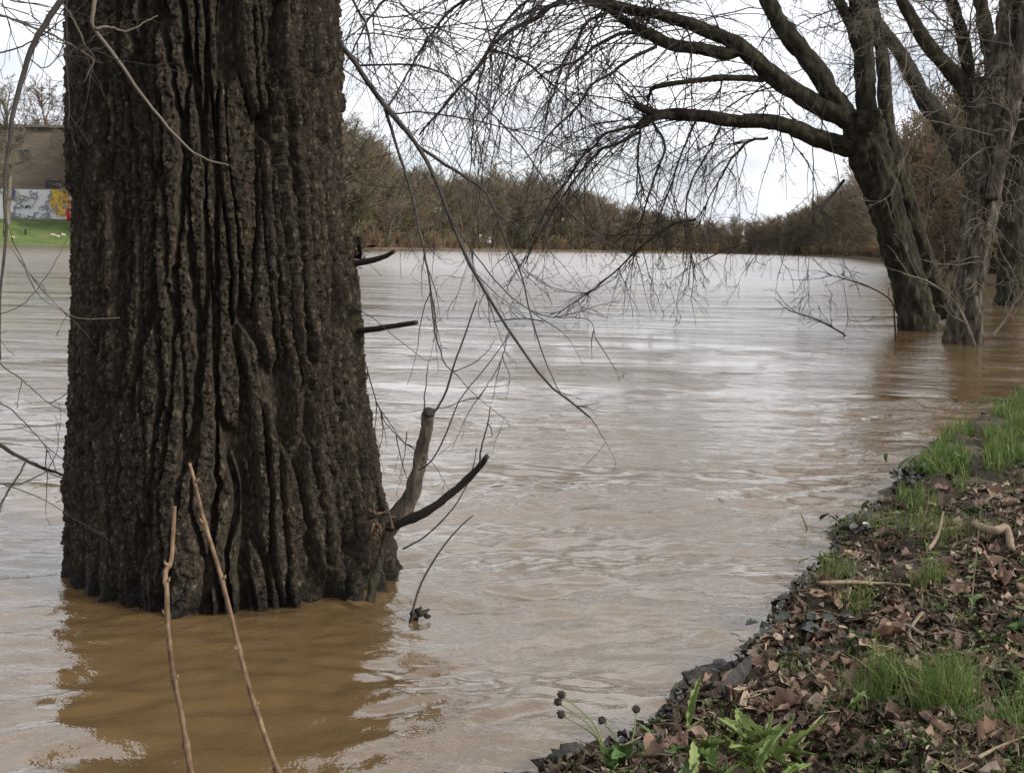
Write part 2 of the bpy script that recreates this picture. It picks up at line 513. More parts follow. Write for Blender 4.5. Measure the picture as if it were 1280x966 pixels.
# ------------------------------------------------------------------ the big trunk in the water
D0 = 6.02
EDGE = np.array([  # photo y, left edge x, right edge x
    (-400, 84, 398), (-150, 85, 411), (0, 86, 420), (100, 87, 426), (200, 88, 432), (300, 89, 446), (400, 89, 455), (500, 88, 466), (600, 87, 482),
    (660, 87, 492), (710, 86, 503), (745, 83, 512), (800, 78, 530), (900, 70, 560)], float)
zc = np.array([P(280, y, D0)[2] for y in EDGE[:, 0]])
xl = np.array([P(l, y, D0)[0] for y, l, r in EDGE])
xr = np.array([P(r, y, D0)[0] for y, l, r in EDGE])
o_ = np.argsort(zc); zc, xl, xr = zc[o_], xl[o_], xr[o_]
def trunk_axis(z):
    l = np.interp(z, zc, xl); r = np.interp(z, zc, xr)
    hw = (r - l) / 2; c = (l + r) / 2
    over = np.clip(z - zc[-1], 0, None)
    hw = hw * np.clip(1 - over * 0.07, 0.3, 1)
    return c, hw
th = np.concatenate([np.linspace(-180, -112, 46)[:-1], np.linspace(-112, 112, 440), np.linspace(112, 180, 46)[1:-1]]) * math.pi / 180
zz = np.concatenate([np.linspace(-0.45, -0.03, 14)[:-1], np.linspace(-0.03, 2.9, 560), np.linspace(2.9, 7.0, 90)[1:]])
T_, Z_ = np.meshgrid(th, zz)
c_, hw_ = trunk_axis(Z_)
# cross-section: rounded, with flutes that run down into root flares
base = sstep(1.3, -0.1, Z_)
flute = (0.050 * np.cos(5 * T_ + 0.6 + 0.25 * Z_) * (0.35 + base) + 0.030 * np.cos(9 * T_ + 1.0 - 0.4 * Z_) * (0.45 + base))
groove = -0.085 * np.exp(-((T_ - 0.60 - 0.03 * Z_) / 0.085) ** 2) - 0.05 * np.exp(-((T_ + 0.33 + 0.05 * np.sin(Z_ * 2)) / 0.09) ** 2) * (0.4 + 0.6 * noise3(Z_ * 0.8, 0 * Z_, 0, 8))
side = np.abs(np.sin(T_)) ** 6
big = 1 + (flute + groove) * (1 - side)
uu = (T_ + math.pi) / (2 * math.pi)
NU = 66
wu = 0.75 * fbm(np.cos(T_) * 2.6, np.sin(T_) * 2.6, Z_ * 1.0, 3, 51) + 0.14 * noise3(np.cos(T_) * 9, np.sin(T_) * 9, Z_ * 4, 61) + 0.10 * noise3(np.cos(T_) * 14, np.sin(T_) * 14, Z_ * 20, 62)
vv = Z_ / 1.0 + 0.22 * noise3(T_ * 6, Z_ * 3, 0, 71)
f1, f2, cid = voronoi(uu * NU + wu * 1.25, vv, 1, NU, 0.95)
e = f2 - f1
ridge = sstep(0.12, 0.30, e)
lvl = 0.50 + 0.50 * cid
f1b, f2b, cidb = voronoi(uu * NU * 2.1 + wu * 2.2, Z_ / 0.060 + 0.7 * noise3(T_ * 14, Z_ * 9, 0, 81), 2, None, 0.95)
plate = sstep(0.0, 0.10, f2b - f1b) * (0.25 + 0.75 * cidb)
f1c, f2c, cidc = voronoi(uu * NU * 4.4 + wu * 3, Z_ / 0.022, 3, None, 0.95)
chip = sstep(0.0, 0.2, f2c - f1c) * (0.2 + 0.8 * cidc)
rough_ = fbm(np.cos(T_) * 30, np.sin(T_) * 30, Z_ * 30, 4, 91, 0.7)
big_low = fbm(np.cos(T_) * 2.2, np.sin(T_) * 2.2, Z_ * 1.1, 3, 95)
soft = 0.85 + 0.15 * sstep(-0.9, 0.3, np.sin(T_ * 1.0 + 0.2))          # smoother, shallower bark on the left flank
disp = (0.086 * (1 + 0.3 * np.sin(T_) ** 2) * ridge * lvl * soft + (0.15 + 0.85 * ridge) * (0.020 * plate + 0.010 * chip) + 0.0060 * rough_ + 0.012 * big_low) - 0.116
DEP = 0.80
px_ = c_ + (hw_ * big + disp) * np.sin(T_)
py_ = D0 - 0.02 - (hw_ * DEP * big + disp) * np.cos(T_)
tv = np.stack([px_, py_, Z_], -1).reshape(-1, 3)
tf = grid_faces(len(zz), len(th))
nT = len(th)
wrapf = np.stack([np.arange(len(zz) - 1) * nT + nT - 1, np.arange(len(zz) - 1) * nT, np.arange(1, len(zz)) * nT, np.arange(1, len(zz)) * nT + nT - 1], -1)
tf = np.vstack([tf, wrapf])
C0, _hw0 = trunk_axis(np.array([0.0]))
big_tree = thing('poplar_tree', 'huge dark tree trunk with deeply furrowed bark standing in the brown water', 'tree', (C0[0], D0, 0.0))
tv_l = tv - np.array(big_tree.location)
link('trunk', mesh_np('trunk', tv_l, tf), M_BARK, big_tree)

# ------------------------------------------------------------------ growing branches
def grow(B, p, d, L, r, lev, rg, droop=0.5, wob=0.18, kids=(9, 4), klen=(0.45, 0.35), n=9, kang=0.75, sides=(5, 4, 3), rmin=0.003, up=0.0, floor=0.02):
    d = d / (np.linalg.norm(d) + 1e-9)
    pts = [p]; dirs = [d]
    step = L / n
    for i in range(n):
        d = d + rg.normal(0, wob, 3) * (1 + 0.3 * lev) + np.array([0, 0, -droop * step * (0.4 + 1.2 * i / n) + up * step])
        d = d / np.linalg.norm(d)
        q = pts[-1] + d * step
        if q[2] < floor:
            break
        pts.append(q); dirs.append(d)
    if len(pts) < 3:
        return np.array(pts)
    n = len(pts) - 1
    pts = np.array(pts)
    t = np.linspace(0, 1, n + 1)
    rr = np.maximum(r * (1 - 0.78 * t), rmin)
    B.tube(pts, rr, sides[min(lev, len(sides) - 1)], cap=False)
    if lev < len(kids):
        k = rg.poisson(kids[lev])
        for _ in range(k):
            f = rg.uniform(0.12, 1.0)
            i = min(int(f * n), n - 1)
            dd = dirs[i] + rg.normal(0, kang, 3) * 0.8
            grow(B, pts[i] + (pts[i + 1] - pts[i]) * (f * n - i), dd, L * klen[lev] * rg.uniform(0.5, 1.4) * (1.1 - 0.5 * f), max(rmin, r * (0.62 - 0.3 * f)),
                 lev + 1, rg, droop * 0.9, wob * 1.15, kids, klen, max(4, n - 3), kang, sides, rmin, up, floor)
    return pts

def limb_pts(pix, dep, n):
    """photo points (x, y) at depth(s) dep -> smooth world polyline"""
    dep = np.broadcast_to(np.asarray(dep, float), (len(pix),))
    return spline(np.array([P(x, y, d) for (x, y), d in zip(pix, dep)]), n)
def limb(parent, name, pix, wpx, dep, mat_, n=60, sides=22, rough=0.13, rs=0, lump=0.0):
    """a trunk or limb traced by its centre line; wpx = widths in photo pixels"""
    pts = limb_pts(pix, dep, n)
    dm = float(np.mean(dep))
    rad_ = spline(np.array(wpx, float)[:, None], n)[:, 0] / 2 * dm / F * 0.92
    m = MB()
    m.tube(pts, rad_, sides, True, rough, rs)
    v = m.v[0]
    # bark furrows along the limb
    a = np.arange(len(pts) * sides) % sides / sides
    k = np.arange(len(pts) * sides) // sides
    s_along = np.concatenate([[0], np.cumsum(np.linalg.norm(np.diff(pts, axis=0), axis=1))])[k]
    axis = pts[k]
    nu = max(5, sides // 3)
    e1, e2, _c = voronoi(a * nu + 0.4 * noise3(a * 9, s_along * 1.5, rs), s_along / 0.9, 40 + int(rs), nu)
    dsp = 1 + 0.19 * (sstep(0.02, 0.4, e2 - e1) - 0.7) + lump * fbm(np.cos(a * 6.28) * 1.5, np.sin(a * 6.28) * 1.5, s_along * 0.8, 3, int(rs) + 7)
    v[:len(a)] = axis + (v[:len(a)] - axis) * dsp[:, None]
    m.v[0] = v
    return m.build(name, mat_, parent), pts, rad_

# ---- willow A: the leaning tree in the water, right of centre
rgA = np.random.default_rng(21)
DA = 27.2
A0 = P(1149, 411, DA)
treeA = thing('willow_tree', 'leaning dark willow in the water with long low limbs reaching over the river', 'tree', (A0[0], A0[1], 0))
limb(treeA, 'trunk', [(1156, 440), (1149, 411), (1136, 354), (1119, 298), (1103, 242), (1090, 205), (1081, 170), (1076, 140)], [56, 54, 46, 45, 47, 52, 54, 46], DA, M_BARK2, 110, 48, 0.10, 1, 0.06)
limb(treeA, 'trunk', [(1186, 395), (1174, 368), (1154, 310), (1135, 250), (1121, 205), (1108, 150), (1103, 70), (1090, 0), (1085, -80)], [24, 22, 21, 22, 22, 20, 18, 16, 14], DA + 2.2, M_BARK2, 90, 26, 0.12, 2)
limbs = []
def LA(pix, w, dep=DA, sides=20, rs=3, lump=0.05, mat_=M_BARK2):
    o, p, r = limb(treeA, 'limb', pix, w, dep, mat_, 70, sides, 0.12, rs, lump)
    limbs.append((p, r)); return p
l1 = LA([(1085, 190), (1067, 183), (1035, 177), (993, 160), (960, 152), (914, 151), (860, 143), (820, 145), (797, 158)], [34, 30, 25, 22, 19, 18, 17, 14, 10], lump=0.10)
l1b = LA([(835, 145), (815, 140), (792, 131)], [12, 11, 9], sides=12, rs=9)
l2 = LA([(1085, 170), (1066, 152), (1035, 138), (993, 114), (956, 86), (918, 54), (876, 36), (830, 20), (788, 12), (740, -2), (660, -30), (560, -60), (450, -75)], [38, 33, 29, 26, 24, 20, 17, 15, 13, 12, 10, 8, 5], rs=4)
l2b = LA([(930, 62), (905, 68), (881, 62), (844, 57), (811, 43), (783, 27), (750, 6), (700, -12), (640, -30)], [14, 17, 16, 16, 15, 12, 10, 9, 6], rs=5)
l2c = LA([(955, 100), (930, 98), (900, 98), (876, 100), (844, 104), (818, 109)], [9, 9, 9, 8, 7, 7], sides=10, rs=6)
l3 = LA([(1072, 160), (1055, 138), (1040, 119), (1021, 88), (998, 60), (974, 28), (960, 0), (940, -60), (900, -140)], [24, 25, 26, 26, 25, 24, 22, 18, 12], rs=7)
l4 = LA([(1086, 175), (1082, 121), (1081, 79), (1077, 37), (1072, 0), (1060, -80), (1050, -200)], [34, 29, 27, 26, 25, 20, 12], rs=8)
l4b = LA([(1083, 95), (1072, 60), (1058, 20), (1048, 0), (1020, -60)], [13, 14, 14, 13, 9], sides=14, rs=11)
# traced long drooping branches (photo points), then twigs grown from them and from the limbs
trA = [
    ([(716, -4), (695, 5), (667, 24), (640, 38), (612, 62), (592, 93), (571, 117), (547, 144), (523, 172)], 7),
    ([(818, 109), (812, 118), (800, 128)], 4),
    ([(797, 158), (778, 160), (757, 167), (742, 182), (728, 195), (712, 222), (690, 250), (668, 300)], 4.5),
    ([(800, 166), (775, 178), (745, 194), (722, 222), (700, 250), (678, 285), (655, 330)], 4.5),
    ([(800, 160), (798, 200), (800, 230), (803, 255)], 3.4),
    ([(812, 150), (828, 172), (832, 190), (822, 215), (808, 255), (795, 300), (780, 330)], 4),
    ([(960, 172), (935, 178), (915, 200), (900, 225), (885, 255), (870, 285)], 3.6),
    ([(1055, 225), (1030, 255), (1000, 283), (965, 300), (925, 310), (880, 330)], 4),
    ([(870, 275), (840, 280), (815, 295), (790, 320), (745, 360), (715, 380), (690, 400)], 3.4),
    ([(820, 58), (795, 68), (770, 85), (740, 105), (720, 130), (690, 160), (665, 188)], 5),
    ([(800, 40), (775, 40), (748, 55), (722, 75), (690, 88), (672, 98)], 6),
    ([(760, 16), (735, 30), (722, 50), (705, 80), (690, 120), (680, 160)], 4.5),
    ([(640, -30), (600, -10), (560, 15), (530, 50), (505, 90), (480, 130)], 5),
    ([(560, -60), (520, -30), (480, 5), (455, 40), (435, 80)], 5),
    ([(690, -15), (650, 10), (615, 50), (600, 95), (590, 150), (588, 210)], 4.2),
    ([(612, 62), (640, 70), (668, 88), (700, 115), (735, 150), (757, 165)], 3.5),
    ([(900, 160), (890, 185), (870, 215), (860, 250), (862, 290), (868, 340)], 3.0),
    ([(870, 152), (850, 195), (835, 240), (820, 280), (800, 320)], 3.0),
]
twA = MB()
for pix, w in trA:
    d0 = DA + rgA.uniform(-1.5, 0.8)
    dep = np.linspace(DA, d0, len(pix))
    p = limb_pts(pix, dep, 26)
    p = p + np.cumsum(rgA.normal(0, 0.012, p.shape), 0)
    r = np.linspace(w, max(1.2, w * 0.35), 26) / 2 * DA / F
    m = MB(); m.tube(p, r, 7, True, 0.1, w)
    m.build('branch', M_TWIG, treeA)
    for _ in range(int(len(pix) * 3.0)):
        i = rgA.integers(2, 25)
        d = (p[i] - p[i - 1]) / np.linalg.norm(p[i] - p[i - 1]) + rgA.normal(0, 0.55, 3) + np.array([-0.1, 0, -0.25])
        grow(twA, p[i], d, rgA.uniform(0.7, 2.3), 0.011, 1, rgA, 0.55, 0.16, (0, 4.5, 2), (0, 0.42, 0.45), 8, 0.8, (4, 4, 3, 3), 0.0036)
for (p, r), n, Lr in ((limbs[0], 20, (1.5, 4.2)), (limbs[1], 6, (1, 3.0)), (limbs[2], 34, (1.6, 6.0)), (limbs[3], 20, (1.6, 5.5)), (limbs[4], 9, (0.8, 2.6)), (limbs[5], 12, (0.8, 2.6)), (limbs[6], 14, (0.8, 2.4)), (limbs[7], 8, (0.8, 2.2))):
    for _ in range(n):
        i = int(len(p) * rgA.uniform(0.2, 0.99))
        d = np.array([rgA.normal(-0.5, 0.6), rgA.normal(-0.05, 0.4), rgA.normal(-0.1, 0.55)])
        grow(twA, p[i], d, rgA.uniform(*Lr), rgA.uniform(0.011, 0.021), 0, rgA, 0.40, 0.11, (6.5, 2.6, 1.0), (0.34, 0.42, 0.5), 12, 0.8, (5, 4, 3, 3), 0.0036)
# long whips from the outer ends, drooping to the river
for (p, r), n, lo, Lr in ((limbs[2], 28, 0.70, (2.5, 6.5)), (limbs[3], 12, 0.5, (3.0, 7.0)), (limbs[0], 7, 0.75, (3.0, 5.5)), (limbs[2], 8, 0.45, (5.0, 8.0))):
    for _ in range(n):
        i = int((len(p) - 1) * rgA.uniform(lo, 1.0))
        d = np.array([rgA.normal(-0.7, 0.45), rgA.normal(-0.05, 0.3), rgA.normal(-0.2, 0.35)])
        grow(twA, p[i], d, rgA.uniform(*Lr), rgA.uniform(0.013, 0.022), 0, rgA, 0.33, 0.10, (6, 2.4, 0.8), (0.26, 0.42, 0.5), 14, 0.75, (5, 4, 3, 3), 0.0036)
# witch's-broom tangle on the upper limb
for _ in range(46):
    p = P(rgA.normal(808, 14), rgA.normal(18, 10), DA)
    grow(twA, p, rgA.normal(0, 1, 3), rgA.uniform(0.25, 0.6), 0.012, 1, rgA, 0.2, 0.3, (0, 7, 2), (0, 0.5, 0.5), 6, 1.0, (4, 3, 3, 3), 0.006)
tag(twA.build('twigs', M_TWIG, treeA), kind='stuff')

# ---- tree B: pale flaking trunk right of it, nearer
rgB = np.random.default_rng(31)
DB = 23.4
B0 = P(1205, 427, DB)
treeB = thing('willow_tree', 'upright pale grey forked willow rising from the water nearest the bank', 'tree', (B0[0], B0[1], 0))
limb(treeB, 'trunk', [(1202, 455), (1203, 427), (1209, 373), (1218, 317), (1226, 256), (1232, 200), (1236, 140), (1240, 100)], [54, 50, 43, 42, 45, 50, 62, 60], DB, M_BARK3, 120, 48, 0.10, 12, 0.09)
limb(treeB, 'trunk', [(1212, 450), (1222, 425), (1222, 400), (1218, 370)], [20, 16, 13, 8], DB - 0.3, M_BARK3, 30, 16, 0.2, 13)
Bl = []
def LB(pix, w, dep=DB, sides=22, rs=14, mat_=M_BARK3):
    o, p, r = limb(treeB, 'limb', pix, w, dep, mat_, 70, sides, 0.12, rs, 0.05)
    Bl.append((p, r))
LB([(1238, 180), (1246, 110), (1256, 70), (1264, 20), (1268, 0), (1275, -100)], [40, 40, 38, 34, 32, 24], rs=14)
LB([(1240, 250), (1252, 190), (1266, 130), (1278, 60), (1290, 0), (1310, -90)], [18, 20, 22, 24, 24, 20], DB - 0.4, rs=15)
LB([(1228, 160), (1219, 135), (1203, 107), (1179, 79), (1156, 51), (1137, 19), (1124, -5), (1100, -60)], [30, 28, 22, 20, 18, 16, 15, 11], rs=16, mat_=M_BARK2)
LB([(1222, 150), (1212, 110), (1206, 60), (1196, 20), (1186, -10), (1170, -80)], [18, 18, 16, 15, 14, 10], DB + 0.4, rs=17, mat_=M_BARK2)
# ---- tree D: sloping limb of the tree between, further back
D4 = 30.0
LB([(1222, 225), (1207, 200), (1193, 172), (1170, 144), (1151, 116), (1133, 79), (1114, 51), (1085, 15), (1060, -20)], [24, 26, 25, 24, 22, 20, 17, 15, 12], np.linspace(DB + 0.5, 29, 9), rs=18, mat_=M_BARK2)
twB = MB()
for p, r in Bl:
    for _ in range(17):
        i = int(len(p) * rgB.uniform(0.15, 0.99))
        d = np.array([rgB.normal(-0.2, 0.8), rgB.normal(0, 0.5), rgB.normal(0.1, 0.6)])
        grow(twB, p[i], d, rgB.uniform(0.8, 2.6), rgB.uniform(0.010, 0.02), 0, rgB, 0.35, 0.17, (7, 4, 1), (0.4, 0.42, 0.5), 9, 0.8, (5, 4, 3, 3), 0.0034)
tp, tr_ = limb_pts([(1203, 427), (1209, 373), (1218, 317), (1226, 256), (1232, 200)], DB, 30), 0
for _ in range(26):
    i = rgB.integers(6, 29)
    d = np.array([rgB.normal(-0.2, 0.9), rgB.normal(-0.5, 0.4), rgB.normal(-0.15, 0.4)])
    grow(twB, tp[i] + np.array([0, -0.3, 0]), d, rgB.uniform(0.6, 1.7), 0.010, 0, rgB, 0.25, 0.2, (5, 2), (0.4, 0.4), 8, 0.8, (5, 4, 3), 0.0032)
tag(twB.build('twigs', M_TWIGL, treeB), kind='stuff')

# ---- tree C at the right edge, further back
rgC = np.random.default_rng(41)
DC = 42.0
C1 = P(1263, 380, DC)
treeC = thing('willow_tree', 'broad dark trunk at the right edge behind the pale forked willow', 'tree', (C1[0], C1[1], 0))
limb(treeC, 'trunk', [(1262, 400), (1263, 380), (1266, 326), (1262, 270), (1267, 224), (1278, 186), (1292, 110), (1300, 0)], [46, 42, 37, 34, 36, 44, 46, 40], DC, M_BARK2, 90, 40, 0.10, 22, 0.06)
Cl = []
for pix, w, rs in (([(1270, 220), (1252, 160), (1240, 80), (1225, 0), (1215, -70)], [24, 22, 20, 18, 12], 23), ([(1285, 180), (1310, 120), (1330, 40), (1345, -40)], [30, 28, 24, 18], 24)):
    o, p, r = limb(treeC, 'limb', pix, w, DC, M_BARK2, 50, 18, 0.12, rs, 0.05); Cl.append(p)
twC = MB()
for p in Cl:
    for _ in range(22):
        i = int(len(p) * rgC.uniform(0.1, 0.99))
        grow(twC, p[i], np.array([rgC.normal(-0.4, 0.8), rgC.normal(0, 0.5), rgC.normal(0.1, 0.6)]), rgC.uniform(1.5, 4), 0.025, 0, rgC, 0.2, 0.17, (8, 4), (0.4, 0.42), 8, 0.8, (4, 3, 3), 0.006)
tag(twC.build('twigs', M_TWIG, treeC), kind='stuff')

# ------------------------------------------------------------------ far banks, woods, buildings
# far shoreline, photo points on the water plane -> world
FS = np.array([(-260, 304.5), (-60, 306.0), (45, 307.2), (120, 308.6), (300, 310.4), (430, 311.6), (520, 312.3), (640, 313.4), (760, 315.0), (860, 316.5), (930, 317.6), (985, 319.2), (1040, 321.0), (1090, 324.0), (1125, 331), (1165, 345), (1230, 353), (1300, 359), (1420, 366)])
FSW = np.array([G(x, y)[:2] for x, y in FS])
def far_pt(px):
    """far shoreline point for a photo column"""
    y = np.interp(px, FS[:, 0], FS[:, 1])
    return G(px, y)
RISE = [(-260, 4.6), (45, 4.2), (120, 5), (300, 12), (430, 17.0), (500, 13.0), (560, 12), (640, 12.5), (700, 12), (760, 11), (860, 10), (960, 9), (1000, 8), (1040, 7), (1100, 4), (1165, 1.2), (1420, 1.0)]
def far_h(px, off):
    r = np.interp(px, [a for a, b in RISE], [b for a, b in RISE])
    r2 = np.where(np.asarray(px) < 130, r * sstep(0, 22, off) + 0.25 * sstep(0, 1.0, off), r * sstep(2, 60, off) + 0.5 * sstep(0, 1.5, off))
    return r2
def far_xyz(px, off):
    p = far_pt(px)
    q = p - CAM; q[2] = 0; q /= np.linalg.norm(q)
    w = p + q * off
    w[2] = far_h(px, off)
    return w
M_GRASSFAR = mat('grass_far_bank', [(0.060, 0.090, 0.026), (0.095, 0.135, 0.040), (0.16, 0.15, 0.06)], 0.35, 0.95, bump=0.6, bscale=3, bdist=0.2, pos=(0.3, 0.75))
M_WOODFLOOR = mat('wood_floor', [(0.075, 0.055, 0.035), (0.12, 0.085, 0.052), (0.10, 0.095, 0.045)], 0.08, 0.95, bump=0.8, bscale=1.2, bdist=0.5)
cols = np.linspace(-260, 1420, 240)
offs = np.array([-3, 0, 0.6, 1.5, 3, 6, 10, 16, 22, 30, 45, 60, 90, 140])
fv = np.array([far_xyz(c, o) for o in offs for c in cols])
fv[:len(cols), 2] = -0.6
fv[len(cols):2 * len(cols), 2] = -0.05
fv[2 * len(cols):, 2] += 0.35 * fbm(fv[2 * len(cols):, 0] * 0.08, fv[2 * len(cols):, 1] * 0.08, 0, 3, 5) * sstep(0.5, 10, np.repeat(offs[2:], len(cols)))
ff = grid_faces(len(offs), len(cols))
ci = (ff[:, 0] % len(cols))
isg = cols[ci] < 128
for nm, sel, mt, lb in (('far_grass_bank', isg, M_GRASSFAR, 'green grassy far bank in front of the graffiti building'), ('far_wooded_bank', ~isg, M_WOODFLOOR, 'brown wooded far river bank')):
    o = link(nm, mesh_np(nm, fv, ff[sel]), mt)
    tag(o, lb, kind='structure')

# --- bare winter trees: a few growth forms, then many copies
def bare_tree_mesh(name, seed, Ht=17.0, spread=0.42, nb=26, dens=(9, 6), fine=0.035, multi=1, low=0.15):
    rg = np.random.default_rng(seed)
    B = MB()
    for s_ in range(multi):
        lean = rg.normal(0, 0.06 + 0.12 * (multi > 1), 2)
        n = 9
        z = np.linspace(0, Ht * 0.86, n)
        p = np.stack([np.cumsum(rg.normal(0, 0.18, n)) + lean[0] * z, np.cumsum(rg.normal(0, 0.18, n)) + lean[1] * z, z], -1)
        r = np.linspace(Ht * 0.015, 0.05, n) / math.sqrt(multi)
        B.tube(p, r, 5, False)
        for _ in range(nb // multi):
            f = rg.uniform(low, 1.0)
            q = np.array([np.interp(f, np.linspace(0, 1, n), p[:, k]) for k in range(3)])
            a = rg.uniform(0, 6.283)
            el = rg.uniform(0.25, 1.0) + 0.4 * f
            d = np.array([math.cos(a) * math.cos(el), math.sin(a) * math.cos(el), math.sin(el)])
            Lb = Ht * spread * (0.45 + 0.9 * f * (1.28 - f)) * (1.0 if f < 0.8 else 0.72) * rg.uniform(0.6, 1.15)
            grow(B, q, d, Lb, 0.07 * Ht / 17, 0, rg, 0.0, 0.13, dens, (0.42, 0.42), 6, 0.75, (3, 3, 3), fine, 0.03, -5)
    return B.mesh(name, (0, 0, 0), False)
M_FT = [mat('far_tree_brown', [(0.125, 0.097, 0.066), (0.175, 0.138, 0.095)], 0.2, 0.95, spec=0.1),
        mat('far_tree_grey', [(0.125, 0.108, 0.082), (0.175, 0.152, 0.117)], 0.2, 0.95, spec=0.1),
        mat('far_tree_russet', [(0.17, 0.115, 0.072), (0.235, 0.165, 0.105)], 0.2, 0.95, spec=0.1),
        mat('far_tree_olive', [(0.11, 0.100, 0.060), (0.155, 0.138, 0.083)], 0.2, 0.95, spec=0.1)]
protos = []
for k in range(5):
    me = bare_tree_mesh('bare_tree', 100 + k, 15 + k % 3 * 2.0, 0.40, 30, (12, 7), 0.020)
    me.materials.append(M_FT[(0, 1, 0, 3, 0, 1)[k]]); protos.append(me)
shrubs = []
for k in range(4):
    me = bare_tree_mesh('bare_shrub', 200 + k, 5.5, 0.5, 40, (8, 5), 0.016, 5, 0.02)
    me.materials.append(M_FT[(2, 0, 3, 2)[k]]); shrubs.append(me)

def scatter(name, label, meshes, pts, rots, scales):
    """one uncountable mass: instances on points (geometry nodes)"""
    pc = bpy.data.collections.new(name + '_forms')
    for i, me in enumerate(meshes):
        pc.objects.link(bpy.data.objects.new(name + '_form', me))
    pts = np.asarray(pts)
    org = pts.mean(0); org[2] = 0
    me = bpy.data.meshes.new(name)
    me.from_pydata([tuple(p - org) for p in pts], [], [])
    at = me.attributes.new('rot', 'FLOAT', 'POINT'); at.data.foreach_set('value', np.asarray(rots, np.float32))
    at = me.attributes.new('scl', 'FLOAT_VECTOR', 'POINT'); at.data.foreach_set('vector', np.asarray(scales, np.float32).ravel())
    at = me.attributes.new('pick', 'INT', 'POINT'); at.data.foreach_set('value', np.arange(len(pts)).astype(np.int32) * 7 % len(meshes))
    o = link(name, me, None, None, tuple(org))
    g = bpy.data.node_groups.new(name, 'GeometryNodeTree')
    g.interface.new_socket('Geometry', in_out='INPUT', socket_type='NodeSocketGeometry')
    g.interface.new_socket('Geometry', in_out='OUTPUT', socket_type='NodeSocketGeometry')
    gi = N(g, 'NodeGroupInput'); go = N(g, 'NodeGroupOutput')
    ci_ = N(g, 'GeometryNodeCollectionInfo'); ci_.inputs['Collection'].default_value = pc
    ci_.inputs['Separate Children'].default_value = True; ci_.inputs['Reset Children'].default_value = True
    ip = N(g, 'GeometryNodeInstanceOnPoints'); ip.inputs['Pick Instance'].default_value = True
    def na(nm, ty):
        n = N(g, 'GeometryNodeInputNamedAttribute', data_type=ty); n.inputs['Name'].default_value = nm
        return [x for x in n.outputs if x.enabled and x.name == 'Attribute'][0]
    cx = N(g, 'ShaderNodeCombineXYZ')
    g.links.new(na('rot', 'FLOAT'), cx.inputs['Z'])
    e2r = N(g, 'FunctionNodeEulerToRotation')
    g.links.new(cx.outputs[0], e2r.inputs[0])
    g.links.new(gi.outputs[0], ip.inputs['Points']); g.links.new(ci_.outputs[0], ip.inputs['Instance'])
    g.links.new(e2r.outputs[0], ip.inputs['Rotation']); g.links.new(na('scl', 'FLOAT_VECTOR'), ip.inputs['Scale'])
    g.links.new(na('pick', 'INT'), ip.inputs['Instance Index'])
    g.links.new(ip.outputs[0], go.inputs[0])
    md = o.modifiers.new('scatter', 'NODES'); md.node_group = g
    tag(o, label, kind='stuff')
    return o
# skyline of the wood in the photo: y of the crown tops by column -> tree height there
TOP = np.array([(-200, 105), (0, 95), (88, 100), (430, 150), (470, 178), (500, 205), (560, 214), (620, 214), (680, 220), (720, 232), (760, 248), (800, 258), (850, 271), (900, 276), (950, 272), (1000, 262), (1035, 240), (1075, 215), (1110, 190), (1420, 150)])
rgW = np.random.default_rng(55)
def tree_spot(px, off):
    w = far_xyz(px, off)
    top = np.interp(px, TOP[:, 0], TOP[:, 1])
    d = w[1]
    zt = P(px, top, d)[2]
    return w, max(4.0, zt - w[2])
def wood(name, label, x0, x1, n, offr, hk=(0.72, 1.04), hcap=None):
    pts, rot, sc = [], [], []
    for _ in range(n):
        px = rgW.uniform(x0, x1); off = offr[0] + (offr[1] - offr[0]) * rgW.uniform() ** 1.4
        w, h = tree_spot(px, off)
        h *= rgW.uniform(*hk)
        if hcap: h = min(h, hcap)
        s_ = h / 17.0
        pts.append(w - [0, 0, 0.3]); rot.append(rgW.uniform(0, 6.28)); sc.append((s_ * rgW.uniform(0.9, 1.3), s_ * rgW.uniform(0.9, 1.3), s_))
    return scatter(name, label, protos, pts, rot, sc)
wood('bare_woodland', 'bare brown winter wood on the far bank left of centre', 120, 760, 460, (3, 75))
wood('bare_woodland', 'low distant winter wood along the far bend of the river', 730, 1010, 260, (3, 75))
wood('bare_woodland', 'bare brown winter wood on the bank behind the leaning willow', 985, 1110, 170, (3, 60))
def brush(name, label, x0, x1, n, offr, hr):
    pts, rot, sc = [], [], []
    for _ in range(n):
        px = rgW.uniform(x0, x1)
        w = far_xyz(px, rgW.uniform(*offr))
        h = rgW.uniform(*hr) / 5.5
        pts.append(w - [0, 0, 0.15]); rot.append(rgW.uniform(0, 6.28)); sc.append((h * 1.3, h * 1.3, h))
    return scatter(name, label, shrubs, pts, rot, sc)
brush('waterside_brush', 'russet bare scrub along the far waterline', 400, 1010, 190, (0.8, 9), (2.2, 5.0))
brush('waterside_brush', 'tangled brown scrub along the waterline behind the leaning willow', 985, 1135, 120, (0.5, 10), (2.0, 5.0))
# thicket on the flooded right bank behind the willows
def thicket():
    pts, rot, sc = [], [], []
    for _ in range(150):
        px = rgW.uniform(1108, 1400); y = np.interp(px, FS[:, 0], FS[:, 1])
        w = G(px, y)
        q = w - CAM; q[2] = 0; q /= np.linalg.norm(q)
        w = w + q * rgW.uniform(0, 28)
        top = np.interp(px, [1100, 1130, 1200, 1280, 1400], [250, 170, 110, 90, 80]) + rgW.normal(0, 25)
        h = max(2.5, P(px, top, w[1])[2]) * rgW.uniform(0.45, 1.0) / 5.5
        w[2] = -0.1
        pts.append(w); rot.append(rgW.uniform(0, 6.28)); sc.append((0.62 * h + 0.3, 0.62 * h + 0.3, h))
    return scatter('bank_thicket', 'dense russet and brown thicket of bare stems behind the willow trunks', shrubs + protos[:1] * 0, pts, rot, sc)
thicket()

